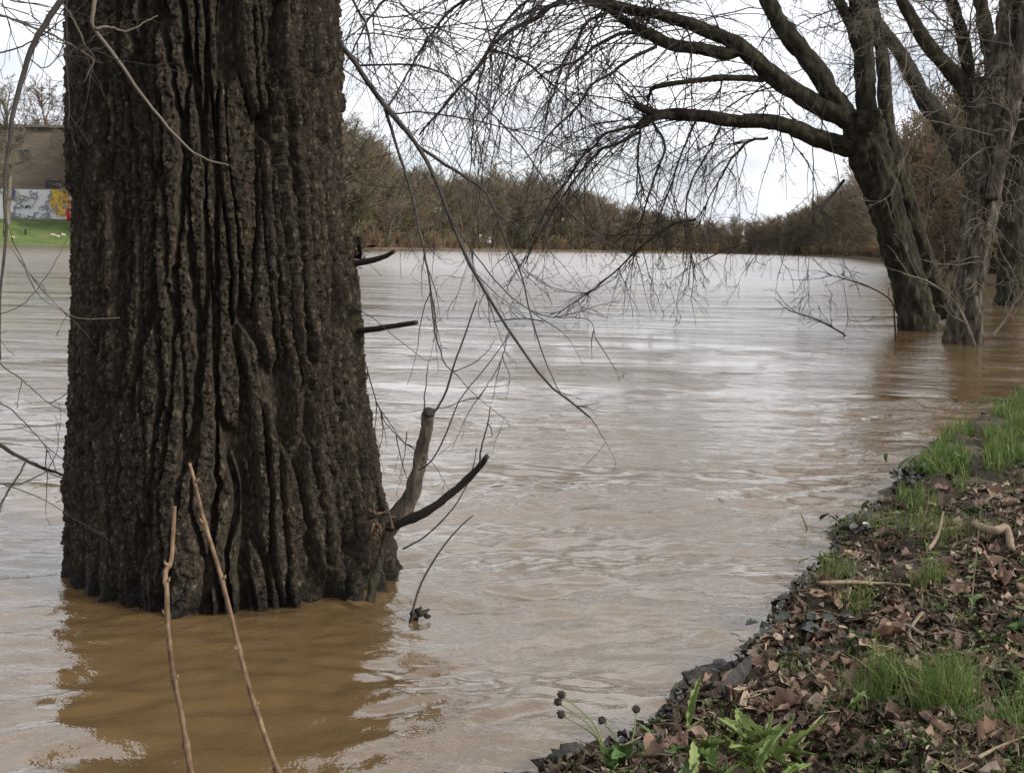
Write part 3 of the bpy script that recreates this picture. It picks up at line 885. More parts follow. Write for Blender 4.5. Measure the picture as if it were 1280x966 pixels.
# --- trees that stand out singly
def single_tree(px, off, top, me, label, name='bare_tree', w=1.0):
    p = far_xyz(px, off)
    h = P(px, top, p[1])[2] - p[2]
    zmax = max(v.co.z for v in me.vertices)
    o = link(name, me, None, None, tuple(p - [0, 0, 0.2]))
    s_ = h / zmax
    o.scale = (s_ * w, s_ * w, s_); o.rotation_euler[2] = rgW.uniform(0, 6.28)
    tag(o, label, 'tree')
    return o
single_tree(12, 15, 84, protos[1], 'bare grey tree in front of the graffiti building at the left edge', w=1.25)
single_tree(70, 34, 92, protos[4], 'bare brown tree rising over the building roof beside the big trunk', w=1.2)
single_tree(-25, 26, 95, protos[2], 'bare brown tree at the far left end of the building', w=1.2)
single_tree(445, 16, 140, protos[3], 'tall bare tree on the far bank close against the big trunk')
single_tree(1062, 12, 196, protos[0], 'tall pale bare tree on the right bank just left of the leaning willow', w=1.15)
M_EVER = mat('evergreen_foliage', [(0.022, 0.034, 0.014), (0.045, 0.062, 0.026)], 0.5, 0.9, spec=0.2)
M_IVY = mat('ivy_foliage', [(0.045, 0.060, 0.022), (0.085, 0.095, 0.038)], 0.5, 0.9, spec=0.2)
def leafy_tree(px, off, top, wpx, label, mt, seed, name='evergreen_tree'):
    rg = np.random.default_rng(seed)
    p = far_xyz(px, off)
    h = P(px, top, p[1])[2] - p[2]; w = wpx / F * p[1] / 2
    root = thing(name, label, 'tree', tuple(p - [0, 0, 0.2]))
    m = MB()
    m.tube(np.array([(0, 0, 0), (0.1, 0, h * 0.5), (0, 0.1, h * 0.95)]) + np.array(root.location), [0.25, 0.16, 0.04], 6)
    m.build('trunk', M_TWIG, root)
    n = 2600
    f = rg.uniform(0.06, 1, n)
    clump = rg.normal(0, 1, (60, 3)); 
    cc = np.stack([np.zeros(60), np.zeros(60), rg.uniform(0.08, 0.97, 60)], -1)
    prof = np.interp(cc[:, 2], [0, 0.15, 0.45, 0.8, 1], [0.75, 1.0, 0.85, 0.45, 0.08])
    a = rg.uniform(0, 6.28, 60); rr = np.sqrt(rg.uniform(0, 1, 60)) * prof * w
    cc = np.stack([np.cos(a) * rr, np.sin(a) * rr, cc[:, 2] * h], -1)
    k = rg.integers(0, 60, n)
    c = cc[k] + rg.normal(0, 1, (n, 3)) * np.array([w * 0.17, w * 0.17, h * 0.045])
    s_ = rg.uniform(0.12, 0.32, n) * max(1, h / 14)
    d1 = rg.normal(0, 1, (n, 3)); d1 /= np.linalg.norm(d1, axis=1, keepdims=True)
    d2 = np.cross(d1, rg.normal(0, 1, (n, 3))); d2 /= np.linalg.norm(d2, axis=1, keepdims=True)
    v = np.stack([c - d1 * s_[:, None], c + d2 * s_[:, None] * 0.6, c + d1 * s_[:, None]], 1).reshape(-1, 3) + np.array(root.location)
    v[:, 2] = np.maximum(v[:, 2], 0.05)
    b = MB(); b.add(v, None, np.arange(n * 3).reshape(-1, 3))
    tag(b.build('crown', mt, root, False), kind='stuff')
leafy_tree(648, 3, 268, 30, 'dark evergreen at the far waterline right of the white sign', M_EVER, 1)
leafy_tree(672, 5, 262, 34, 'broad dark evergreen in the middle of the far bank', M_EVER, 2)
leafy_tree(622, 9, 258, 26, 'ivy-green tree on the far bank just behind the white sign', M_IVY, 3, 'ivy_clad_tree')
leafy_tree(700, 9, 256, 30, 'ivy-green tree on the far bank right of the dark evergreens', M_IVY, 4, 'ivy_clad_tree')
leafy_tree(520, 10, 268, 34, 'olive-green bush tree on the far bank left of centre', M_IVY, 5, 'ivy_clad_tree')
leafy_tree(845, 30, 262, 22, 'dark conifer on the distant ridge above the lowest drooping limb', M_EVER, 6)
leafy_tree(915, 30, 268, 20, 'small dark conifer on the distant low ridge', M_EVER, 7)
leafy_tree(998, 2, 303, 13, 'dark low bush at the far right waterline beside the white boat', M_EVER, 8, 'evergreen_bush')

# --- the graffiti building on the left bank
M_CLAD = mat('brown_cladding', [(0.13, 0.105, 0.08), (0.17, 0.14, 0.105)], 0.4, 0.85, (1, 1, 6), 0.3, 2)
M_ROOF = mat('roof_edge', [(0.10, 0.095, 0.09), (0.14, 0.13, 0.12)], 1, 0.8)
M_DARKWIN = mat('dark_window', [(0.012, 0.014, 0.017), (0.03, 0.034, 0.04)], 1, 0.25, spec=0.5)
M_WHITEWALL = mat('white_painted_wall', [(0.74, 0.74, 0.76), (0.84, 0.84, 0.84)], 0.6, 0.8)
M_INK = mat('graffiti_grey', [(0.16, 0.17, 0.20), (0.34, 0.35, 0.39)], 0.5, 0.7)
M_YEL = mat('graffiti_yellow', [(0.72, 0.40, 0.05), (0.75, 0.55, 0.12)], 0.8, 0.7)
M_RED = mat('red_paint', [(0.55, 0.03, 0.03), (0.62, 0.05, 0.04)], 0.8, 0.6)
M_BLUE = mat('graffiti_blue', [(0.08, 0.08, 0.35), (0.12, 0.13, 0.4)], 0.8, 0.6)
bb0 = far_xyz(45, 24)
BD = bb0[1]
def bx_(px): return P(px, 280, BD)[0]
def bz_(py): return P(45, py, BD)[2]
bld = thing('industrial_building', 'long brown flat-roofed building with a graffiti-covered lower wall on the far bank', 'building', (bx_(45), BD, bz_(277)))
def bbox(name, mt, x0, y0, x1, y1, f0, f1, parent=bld):
    """front rectangle given by photo points, between depths BD+f0 and BD+f1"""
    m = MB(); m.box((bx_(x0), BD + f0, bz_(y1)), (bx_(x1), BD + f1, bz_(y0)))
    return m.build(name, mt, parent, False)
bbox('wall', M_CLAD, -420, 157, 128, 232, 4.0, 30)
rf = bbox('roof', M_ROOF, -425, 154, 131, 157.2, 3.3, 31)
bbox('wall', M_CLAD, -420, 231.8, 128, 312, 3.0, 29)
gw = bbox('graffiti_wall', M_WHITEWALL, -380, 237, 122, 306, 0.0, 2.9)
gw['label'] = 'white wall sprayed all over with grey and yellow graffiti lettering'
for x0, x1 in ((-300, -240), (-180, -120), (-60, -20), (50, 72), (96, 118)):
    w_ = bbox('window', M_DARKWIN, x0, 224, x1, 234, 2.94, 3.2)
for x0, x1 in ((-300, -200), (-120, -40), (14, 28), (96, 118)):
    bbox('window', M_DARKWIN, x0, 186, x1, 197, 3.94, 4.2)
rg_ = np.random.default_rng(9)
def scribble(mt, x0, x1, y0, y1, n, wd, seed, push):
    rg = np.random.default_rng(seed); m = MB()
    for q in range(n):
        cx, cy = rg.uniform(x0, x1), rg.uniform(y0, y1)
        k = rg.integers(5, 9)
        a = np.cumsum(rg.normal(0, 1.1, k)) + rg.uniform(0, 6.28)
        p = np.cumsum(np.stack([np.cos(a), np.sin(a)], -1) * rg.uniform(2.0, 3.8), 0)
        p = spline(p - p.mean(0) + [cx, cy], 20)
        p[:, 0] = np.clip(p[:, 0], x0, x1); p[:, 1] = np.clip(p[:, 1], y0, y1)
        w = np.array([(bx_(a_), BD - push, bz_(b_)) for a_, b_ in p])
        tn = np.gradient(w, axis=0); nr = np.stack([-tn[:, 2], 0 * tn[:, 0], tn[:, 0]], -1)
        nr /= np.linalg.norm(nr, axis=1, keepdims=True) + 1e-9
        half = wd * rg.uniform(0.5, 1.3)
        v = np.concatenate([w + nr * half + [0, -0.002 * q, 0], w - nr * half + [0, -0.002 * q, 0]])
        i = np.arange(19)
        m.add(v, np.stack([i, i + 1, i + 21, i + 20], -1))
    o = m.build('graffiti_lettering', mt, gw, False); tag(o, kind='stuff')
    return o
scribble(M_INK, -370, 66, 239, 273, 70, 0.09, 1, 0.03)
scribble(M_INK, 8, 68, 239, 278, 34, 0.13, 7, 0.25)
scribble(M_RED, 80, 92, 238, 276, 4, 0.12, 17, 0.62)
scribble(M_YEL, 66, 88, 239, 268, 30, 0.26, 2, 0.35)
scribble(M_INK, 66, 88, 241, 268, 10, 0.07, 3, 0.5)
scribble(M_BLUE, 12, 20, 238, 248, 6, 0.22, 4, 0.6)
# red post, dark figure-like post and pale rubble on the grass
pp = far_xyz(86, 19)
m = MB(); zt = P(86, 262, pp[1])[2]
m.tube([pp - [0, 0, 0.2], [pp[0], pp[1], (pp[2] + zt) / 2], [pp[0], pp[1], zt]], [0.26, 0.26, 0.24], 10)
m.tube([[pp[0], pp[1], zt], [pp[0], pp[1], zt + 0.12]], [0.32, 0.2], 10)
tag(m.build('marker_post', M_RED), 'red post on the grass in front of the graffiti wall', 'post')
pp = far_xyz(32, 9)
m = MB(); zt = P(32, 281, pp[1])[2]
m.tube([pp - [0, 0, 0.2], [pp[0] + 0.05, pp[1], (pp[2] + zt) / 2], [pp[0] + 0.12, pp[1], zt]], [0.16, 0.2, 0.1], 8, True, 0.3)
tag(m.build('mooring_post', M_DARKWIN), 'short black post on the green far bank', 'post')
M_PALE = mat('pale_debris', [(0.30, 0.26, 0.20), (0.45, 0.40, 0.33)], 1, 0.9)
for k, (px, off, sx) in enumerate(((15, 6, 0.5), (66, 8, 0.6), (72, 7, 0.4), (79, 8, 0.45))):
    pp = far_xyz(px, off); m = MB()
    pts = np.array([(-sx, 0, 0.1), (-sx * 0.3, 0, 0.3), (sx * 0.4, 0.1, 0.25), (sx, 0, 0.15)]) + pp
    m.tube(pts, [0.12, 0.25, 0.22, 0.08], 7, True, 0.4, k)
    tag(m.build('driftwood_log', M_PALE), ('pale log on the far grass at the left edge', 'largest pale log on the far grass beside the big trunk', 'small pale log just right of the largest one on the far grass', 'pale log on the far grass nearest the big trunk')[k], 'log', 'pale logs on the far grass bank')
# white signs at the waterline, boat and floats on the right
M_WHITE = mat('white_paint', [(0.72, 0.72, 0.71), (0.8, 0.8, 0.79)], 2, 0.5)
def sign(px, py, wpx, hpx, label):
    w, h = wpx / F, hpx / F
    p = far_xyz(px, 1.2)
    d = p[1]
    root = thing('river_sign', label, 'sign', tuple(p - [0, 0, 0.1]))
    zc_ = P(px, py, d)[2]
    m = MB(); m.tube([p - [0, 0, 0.1], [p[0], p[1], zc_ + h * d * 0.4]], [0.09, 0.09], 8); m.build('post', M_ROOF, root)
    m = MB(); m.box((p[0] - w * d / 2, p[1] - 0.2, zc_ - h * d / 2), (p[0] + w * d / 2, p[1] - 0.1, zc_ + h * d / 2)); m.build('board', M_WHITE, root, False)
sign(611.5, 300, 4.5, 7, 'taller white board on a post at the far waterline')
sign(600, 295, 3, 3.5, 'small white board on a post left of the taller white board')
bp = G(966, 318.4)
bt = thing('moored_boat', 'white boat moored at the far bank right of centre', 'boat', tuple(bp))
sc_ = bp[1] / F
m = MB()
n_ = 12
t_ = np.linspace(-1, 1, n_)
prof = np.sqrt(np.clip(1 - np.abs(t_) ** 3.2, 0, 1))
rows = []
for z, k in ((-0.2, 0.75), (0.5, 0.95), (1.0, 1.0)):
    rows.append(np.concatenate([np.stack([t_ * 12 * sc_, prof * 2.0 * k, np.full(n_, z)], -1), np.stack([t_[::-1] * 12 * sc_, -prof[::-1] * 2.0 * k, np.full(n_, z)], -1)]))
v = np.vstack(rows) + bp; k = 2 * n_
q = [(i + r * k, (i + 1) % k + r * k, (i + 1) % k + (r + 1) * k, i + (r + 1) * k) for r in range(2) for i in range(k)]
q += [(2 * k + i, 2 * k + i + 1, 2 * k + k - 2 - i, 2 * k + k - 1 - i) for i in range(n_ - 1)]
m.add(v, q); m.build('hull', M_WHITE, bt, False)
m = MB(); m.box(tuple(bp + [-4 * sc_, -1.3, 0.95]), tuple(bp + [6 * sc_, 1.3, 2.6])); cab = m.build('cabin', M_WHITE, bt, False)
for q_ in range(3):
    m = MB(); m.box(tuple(bp + [(-3 + 3 * q_) * sc_, -1.34, 1.6]), tuple(bp + [(-1.2 + 3 * q_) * sc_, -1.28, 2.2])); m.build('window', M_DARKWIN, cab, False)
for k, (px, py) in enumerate(((1018, 320.0), (1046, 321.2), (950, 317.9))):
    p = G(px, py); m = MB(); s_ = p[1] / F
    m.tube([p + [0, 0, -0.1], p + [0, 0, 0.25], p + [0, 0, 0.6], p + [0, 0, 0.9]], [0.9 * s_ * 2, 1.2 * s_ * 2, 1.0 * s_ * 2, 0.2], 10)
    tag(m.build('mooring_buoy', M_WHITE), ('white buoy just right of the dark waterline bush', 'white buoy nearest the leaning willow', 'white buoy left of the moored boat')[k], 'buoy', 'white buoys along the right bank')

# ------------------------------------------------------------------ branches of the big tree
rgN = np.random.default_rng(61)
def branch(parent, pix, w, dep, mt, name='branch', n=40, sides=9, taper=0.4, rough=0.10, wig=0.0, flat_end=False):
    """photo-traced branch: start width w px, depth(s) dep"""
    p = limb_pts(pix, np.linspace(dep[0], dep[1], len(pix)) if isinstance(dep, tuple) else dep, n)
    if wig:
        j = np.cumsum(rgN.normal(0, wig, p.shape), 0); p = p + j - np.linspace(0, 1, n)[:, None] * j[-1]
    dm = np.linspace(dep[0], dep[1], n) if isinstance(dep, tuple) else np.full(n, dep)
    r = np.linspace(w, w * taper, n) / 2 * dm / F
    # slight knots at the buds
    r = r * (1 + 0.25 * np.clip(np.sin(np.linspace(0, 3.14 * n / 4, n)), 0.75, 1) - 0.2)
    m = MB(); m.tube(p, r, sides, True, rough, rgN.uniform(0, 9))
    return m.build(name, mt, parent), p
# cut stub low on the right side with two arms
zst = 5.72
def stub(pix, widths, mt, name, dep):
    p = limb_pts(pix, np.linspace(dep[0], dep[1], len(pix)), 36)
    r = spline(np.array(widths, float)[:, None], 36)[:, 0] / 2 * 5.7 / F
    m = MB(); m.tube(p, r, 18, True, 0.30, 3.0)
    return m.build(name, mt, big_tree), p
s1, p1 = stub([(450, 668), (474, 660), (497, 645), (514, 618), (522, 590), (528, 560), (532, 540), (536, 516)], [52, 38, 25, 21, 18, 16, 15, 14], M_STUB, 'cut_branch', (5.95, 5.62))
m = MB(); e = p1[-1]; dv = p1[-1] - p1[-2]; dv /= np.linalg.norm(dv)
m.tube([e - dv * 0.004, e + dv * 0.012, e + dv * 0.014], [0.0285, 0.026, 0.004], 12, True, 0.2); m.build('cut_end', M_TWIG, s1)
s2, p2 = stub([(486, 660), (505, 652), (530, 640), (560, 620), (585, 598), (600, 582), (609, 570)], [13, 11, 11, 10, 9, 8, 6], M_TWIG, 'side_branch', (5.66, 5.40))
stub([(462, 752), (469, 720), (477, 692), (485, 664)], [11, 11, 9, 8], M_BARK2, 'root_sucker', (5.52, 5.62))
# torn wood at the collar of the stub
m = MB()
for q in range(9):
    a = P(rgN.uniform(464, 482), rgN.uniform(640, 664), 5.62); m.tube([a, a + rgN.normal(0, 0.02, 3), a + rgN.normal(0, 0.02, 3) + [0, 0, rgN.uniform(-0.08, 0.10)]], [0.006, 0.009, 0.002], 5, True, 0.3, q)
tag(m.build('torn_bark', M_WOODCUT, big_tree), kind='stuff')
# short broken stubs higher on the right
branch(big_tree, [(440, 330), (462, 326), (480, 321), (493, 314)], 9, (6.0, 5.9), M_TWIG, 'broken_branch', 24, 9, 0.55)
branch(big_tree, [(444, 414), (470, 411), (495, 407), (521, 403)], 8, (6.0, 5.8), M_TWIG, 'broken_branch', 24, 9, 0.75)
# bark burr with dead leaves at the right edge
m = MB()
for q in range(26):
    a = P(rgN.normal(450, 5), rgN.normal(308, 8), 6.0); s_ = rgN.uniform(0.006, 0.014)
    d1, d2 = rgN.normal(0, s_, 3), rgN.normal(0, s_, 3)
    m.add([a - d1, a + d2, a + d1, a - d2], [(0, 1, 2, 3)])
for q in range(8):
    a = P(rgN.normal(446, 4), rgN.normal(305, 7), 6.0); grow(m, a, rgN.normal(0, 1, 3), 0.12, 0.004, 1, rgN, 1.0, 0.3, (0, 3), (0, 0.5), 5, 1.0, (4, 3), 0.0014)
tag(m.build('dead_leaf_tuft', M_TWIG, big_tree), kind='stuff')

near = [  # photo points, width px, depth range, pale?
    ([(405, 40), (423, 55), (447, 82), (478, 127), (523, 182), (547, 228), (566, 278), (588, 330), (612, 372), (637, 414), (678, 473), (715, 503), (738, 522)], 7.5, (6.5, 5.6), 0),
    ([(478, 127), (499, 192), (516, 247), (524, 290), (535, 349), (541, 414), (553, 451), (566, 464)], 4.2, (6.3, 5.7), 0),
    ([(523, 182), (555, 204), (585, 223), (612, 247), (634, 305), (650, 337), (665, 399), (684, 458), (700, 490)], 4.2, (6.25, 5.5), 0),
    ([(447, 82), (490, 82), (527, 84), (571, 103), (612, 141), (654, 186), (705, 258), (764, 306), (800, 322)], 3.0, (6.45, 6.0), 0),
    ([(485, 144), (533, 141), (599, 151), (661, 168), (729, 199), (798, 223)], 2.4, (6.35, 6.0), 0),
    ([(566, 278), (600, 330), (640, 372), (680, 395), (735, 400), (745, 425)], 1.8, (6.0, 5.6), 0),
    ([(637, 414), (628, 445), (610, 480), (598, 500)], 1.6, (5.8, 5.6), 0),
    ([(430, -20), (455, 30), (462, 60), (470, 92)], 4, (6.6, 6.4), 0),
    ([(566, 464), (590, 455), (606, 440), (618, 425)], 1.4, (5.7, 5.6), 0),
    ([(456, 452), (470, 500), (485, 530), (505, 552), (525, 560)], 1.8, (5.85, 5.7), 0),
    ([(437, 380), (470, 400), (500, 425), (530, 448), (548, 448)], 1.2, (5.9, 5.7), 0),
    # left of the trunk
    ([(84, -18), (77, 0), (60, 25), (46, 46), (33, 75), (25, 99), (17, 130), (12, 166), (6, 200), (4, 232), (5, 265), (6, 290), (2, 340), (0, 373), (0, 450)], 9, (5.1, 5.0), 0),
    ([(-30, 540), (0, 557), (25, 571), (50, 582), (75, 592), (96, 602)], 6.5, (5.4, 6.0), 0),
    ([(32, 578), (22, 598), (8, 622), (-6, 646)], 3, (5.5, 5.4), 0),
    ([(-10, 603), (20, 602), (45, 594), (60, 588)], 2.4, (5.4, 5.6), 0),
    ([(-5, 500), (20, 518), (45, 545), (62, 570), (70, 588)], 1.8, (5.3, 5.6), 0),
    ([(-5, 450), (30, 478), (60, 503), (90, 522)], 1.6, (5.4, 5.7), 0),
    ([(8, 300), (25, 325), (45, 350), (70, 378), (100, 395), (150, 397)], 1.6, (5.2, 5.3), 1),
    ([(-5, 395), (30, 380), (60, 345), (80, 310), (92, 280)], 1.3, (5.2, 5.4), 0),
    ([(12, 290), (30, 330), (50, 372), (84, 395)], 1.3, (5.3, 5.5), 0),
    ([(-10, 15), (30, 30), (75, 48), (100, 62), (116, 75), (112, 90), (105, 103)], 3.2, (5.2, 5.15), 1),
    ([(-10, 70), (30, 58), (70, 30), (100, 8), (115, -10)], 2.2, (5.2, 5.15), 0),
    ([(88, 65), (110, 60), (133, 58)], 2.4, (5.15, 5.1), 1),
    ([(77, 5), (90, 22), (104, 50), (120, 75)], 2.2, (5.15, 5.1), 1),
    ([(35, 70), (55, 85), (75, 70), (90, 66)], 1.8, (5.15, 5.1), 1),
    # pale twig hanging across the bark
    ([(121, -20), (120, 0), (117, 22), (120, 38), (141, 66), (174, 112), (196, 142), (215, 166), (240, 190), (265, 203), (286, 207)], 6, (5.05, 5.1), 2),
    ([(118, 36), (130, 33), (142, 36), (157, 37), (178, 28), (197, 20)], 4, (5.05, 5.12), 2),
]
npts = []
for pix, w, dep, pale in near:
    o, p = branch(big_tree, pix, w, dep, (M_NEARTWIG, M_TWIGL, M_TWIGL)[pale], 'branch' if w > 3 else 'twig', 44, 8 if w > 3 else 6, 0.3 if w > 3 else 0.5, 0.08, 0.0015)
    npts.append((p, w, pale))
ntw = MB()
for k, (p, w, pale) in enumerate(npts):
    if pale == 2 or w < 1.5: continue
    for _ in range(int(3 + w * 1.2) if k < 11 else 2):
        i = rgN.integers(6, 43)
        tn = (p[i] - p[i - 1]); tn /= np.linalg.norm(tn)
        d = tn + rgN.normal(0, 0.45, 3)
        grow(ntw, p[i], d, rgN.uniform(0.12, 0.5), 0.0028, 0, rgN, 0.4, 0.12, (2.2, 1), (0.45, 0.4), 7, 0.7, (4, 3, 3), 0.0011)
# fine twigs filling the corner above the left bank
for _ in range(26):
    a = P(rgN.uniform(-40, 88), rgN.uniform(-40, 60), rgN.uniform(5.0, 6.5))
    grow(ntw, a, np.array([rgN.normal(0, 1), rgN.normal(0, 0.3), rgN.normal(-0.4, 0.7)]), rgN.uniform(0.2, 0.7), 0.003, 0, rgN, 0.5, 0.12, (3, 1), (0.45, 0.4), 8, 0.7, (4, 3, 3), 0.0012)
# fine twigs right of the trunk over the water
for _ in range(34):
    a = P(rgN.uniform(448, 640), rgN.uniform(60, 330), rgN.uniform(5.8, 7.0))
    grow(ntw, a, np.array([rgN.normal(0.3, 0.8), rgN.normal(0, 0.3), rgN.normal(-0.8, 0.5)]), rgN.uniform(0.2, 0.6), 0.0022, 0, rgN, 0.5, 0.12, (2.5, 1), (0.45, 0.4), 8, 0.7, (4, 3, 3), 0.0011)
for _ in range(20):
    a = P(rgN.uniform(425, 560), rgN.uniform(-60, 90), rgN.uniform(6.3, 8.5))
    grow(ntw, a, np.array([rgN.normal(0.8, 0.5), rgN.normal(0, 0.3), rgN.normal(-0.5, 0.45)]), rgN.uniform(0.7, 1.7), 0.0042, 0, rgN, 0.35, 0.10, (5, 2, 0.6), (0.4, 0.45, 0.4), 12, 0.7, (5, 4, 3), 0.0014)
tag(ntw.build('twigs', M_NEARTWIG, big_tree), kind='stuff')
# shoots from the cut branch
for pix, w, dep in (([(540, 520), (552, 500), (566, 464), (583, 415), (596, 375)], 3.4, (5.62, 5.6)), ([(530, 514), (531, 490), (535, 455)], 2.0, (5.62, 5.62)),
                    ([(524, 588), (540, 575), (556, 545), (568, 515), (580, 492), (610, 455), (640, 415)], 2.4, (5.62, 5.4)), ([(600, 578), (602, 555), (610, 530), (613, 508)], 2.6, (5.4, 5.38)),
                    ([(611, 530), (616, 543), (612, 546)], 1.6, (5.38, 5.36)), ([(503, 686), (530, 672), (556, 648), (578, 618), (590, 590), (596, 560)], 2.6, (5.55, 5.45)),
                    ([(508, 540), (506, 570), (500, 600)], 1.4, (5.7, 5.7))):
    branch(big_tree, pix, w, dep, M_NEARTWIG, 'shoot', 26, 6, 0.5, 0.1, 0.001)
# crown limbs above the picture, so that the twigs hang from something
for pix, w, dep in (([(250, -420), (330, -500), (430, -560), (600, -640)], 90, (6.0, 7.0)), ([(240, -430), (150, -560), (20, -660), (-150, -720)], 90, (6.0, 5.0)), ([(250, -450), (260, -650), (290, -900)], 130, (6.0, 6.2)),
                    ([(400, -120), (402, -60), (402, 0), (405, 40)], 10, (6.3, 6.5)), ([(118, -320), (108, -200), (110, -90), (121, -20)], 12, (5.3, 5.05)), ([(160, -350), (120, -220), (96, -100), (84, -18)], 14, (5.4, 5.1))):
    branch(big_tree, pix, w, dep, M_BARK if w > 50 else M_NEARTWIG, 'limb', 40, 18 if w > 50 else 8, 0.5, 0.1, 0.0)

# ------------------------------------------------------------------ dangling stem with a clump of debris
m = MB()
p = limb_pts([(516, 768), (518, 755), (527, 728), (545, 696), (566, 668), (584, 650), (592, 644)], np.linspace(5.25, 5.35, 7), 26)
m.tube(p, np.linspace(0.006, 0.0022, 26), 6, True, 0.1)
deb = thing('stranded_stem', 'thin bent stem with a black clump at the waterline right of the big trunk', 'stem', tuple(G(518, 769)))
m.build('stem', M_NEARTWIG, deb)
m = MB(); g = G(525, 769)
for q in range(9):
    a = g + [rgN.normal(0, 0.016), rgN.normal(0, 0.012), rgN.uniform(-0.005, 0.02)]
    m.tube([a, a + rgN.normal(0, 0.012, 3), a + rgN.normal(0, 0.02, 3)], [0.012, 0.014, 0.004], 6, True, 0.4, q)
m.build('debris_clump', M_TWIG, deb)

# ------------------------------------------------------------------ two dry canes in the foreground
def cane(pix, w0, w1, dep, label, knots):
    p = limb_pts(pix, np.linspace(dep[0], dep[1], len(pix)), 90)
    z0 = bank_h(np.array([p[0, 0]]), np.array([p[0, 1]]))[0]
    foot = p[0] - (p[1] - p[0]) / np.linalg.norm(p[1] - p[0]) * 0.0
    r = np.linspace(w0, w1, 90) / 2 * np.linspace(dep[0], dep[1], 90) / F
    t = np.arange(90)
    for k in knots:
        r = r * (1 + 0.32 * np.exp(-((t - k) / 1.3) ** 2)) * (1 - 0.06 * (t > k))
    root = thing('dry_cane', label, 'cane', (p[0, 0], p[0, 1], min(p[0, 2], z0) - 0.05))
    p = np.vstack([[p[0, 0], p[0, 1], min(p[0, 2], z0) - 0.06], p]); r = np.concatenate([[r[0]], r])
    m = MB(); m.tube(p, r, 12, True, 0.10, w0)
    stalk = m.build('stalk', M_CANE, root)
    for j, k in enumerate(knots):
        c = p[k + 1]; sg = 1 if j % 2 else -1
        b_ = MB(); b_.tube([c, c + [sg * 0.010, -0.004, 0.006], c + [sg * 0.013, -0.005, 0.016]], [0.006, 0.0048, 0.001], 6, True, 0.2, j)
        b_.build('bud', M_CANE, stalk)
    return root, p
c1, cp1 = cane([(362, 1000), (348, 966), (322, 892), (305, 835), (288, 765), (272, 705), (255, 650), (243, 600), (237, 579)], 8, 5.5, (3.55, 3.75), 'long tan cane leaning up to the left in front of the big trunk', (12, 24, 37, 52, 66, 77))
c2, cp2 = cane([(252, 1005), (239, 966), (228, 900), (218, 850), (210, 790), (209, 745), (207, 716), (214, 700), (217, 660), (218, 632)], 8, 7, (3.4, 3.5), 'shorter kinked brown cane left of the long one in front of the big trunk', (15, 30, 44, 55, 66))

# ------------------------------------------------------------------ branch poking out of the river and flooded scrub by the willows
def water_branch(name, label, pix, w, d, seed, kids, mt=M_TWIG, cat='branch'):
    rg = np.random.default_rng(seed)
    p = limb_pts(pix, d, 24); r = np.linspace(w, w * 0.35, 24) / 2 * d / F
    g0 = p[np.argmin(p[:, 2])]
    root = thing(name, label, cat, (g0[0], g0[1], 0.0))
    m = MB(); m.tube(p, r, 7, True, 0.12, seed); m.build('stem', mt, root)
    b = MB()
    for _ in range(kids):
        i = rg.integers(3, 23)
        dd = (p[i] - p[i - 1]) / np.linalg.norm(p[i] - p[i - 1]) + rg.normal(0, 0.6, 3) + [0, 0, 0.3]
        grow(b, p[i], dd, rg.uniform(0.3, 1.0), 0.008, 0, rg, 0.0, 0.16, (3, 1), (0.45, 0.4), 6, 0.7, (4, 3, 3), 0.0035)
    tag(b.build('twigs', mt, root), kind='stuff')
water_branch('drowned_branch', 'dark bare branch poking out of the river left of the leaning willow', [(1060, 424), (1052, 416), (1030, 404), (1012, 396), (985, 388)], 2.8, 24.8, 71, 7)
water_branch('drowned_branch', 'bare branch angled into the water at the foot of the leaning willow', [(1120, 424), (1118, 400), (1114, 376), (1085, 358), (1060, 350), (1035, 343)], 2.6, 24.2, 72, 9)
water_branch('drowned_branch', 'flooded twiggy branch lying at the waterline in mid river', [(680, 402), (655, 398), (625, 401), (600, 404), (570, 402)], 1.6, 27.0, 73, 12)
water_branch('flooded_sapling', 'pale bare sapling in the water against the upright forked willow', [(1218, 432), (1214, 418), (1204, 395), (1188, 372), (1160, 352), (1128, 342)], 4, 22.6, 74, 12, M_TWIGL, 'sapling')
water_branch('flooded_sapling', 'pale bare sapling right of the upright forked willow', [(1240, 420), (1256, 400), (1268, 380), (1290, 352)], 4, 22.4, 75, 10, M_TWIGL, 'sapling')

# ------------------------------------------------------------------ life and litter on the bank
rgV = np.random.default_rng(81)
M_LEAF = mat('dead_leaf', [(0.05, 0.034, 0.026), (0.12, 0.074, 0.052), (0.20, 0.12, 0.082), (0.28, 0.19, 0.135), (0.44, 0.35, 0.26)], 45, 0.7, per='object', trans=0.12, bump=0.4, bscale=150, bdist=0.003, spec=0.35)
M_LITTER = mat('leaf_litter', [(0.026, 0.018, 0.013), (0.060, 0.040, 0.027), (0.11, 0.072, 0.050), (0.20, 0.145, 0.105), (0.40, 0.32, 0.25)], 30, 0.8, per='island', spec=0.3)
M_GRASS = mat('grass_blade', [(0.045, 0.082, 0.016), (0.08, 0.135, 0.026), (0.11, 0.16, 0.04), (0.26, 0.22, 0.11)], 30, 0.6, per='island', trans=0.25, spec=0.3)
M_GRASS2 = mat('grass_dull', [(0.055, 0.085, 0.02), (0.095, 0.135, 0.034), (0.19, 0.18, 0.075)], 30, 0.6, per='island', trans=0.2, spec=0.3)
M_WEED = mat('weed_leaf', [(0.045, 0.085, 0.024), (0.075, 0.125, 0.036), (0.125, 0.175, 0.06)], 30, 0.55, per='object', trans=0.2, spec=0.35)
M_WEEDP = mat('weed_pale', [(0.075, 0.12, 0.028), (0.13, 0.18, 0.045), (0.21, 0.25, 0.09)], 30, 0.6, per='object', trans=0.2, spec=0.3)
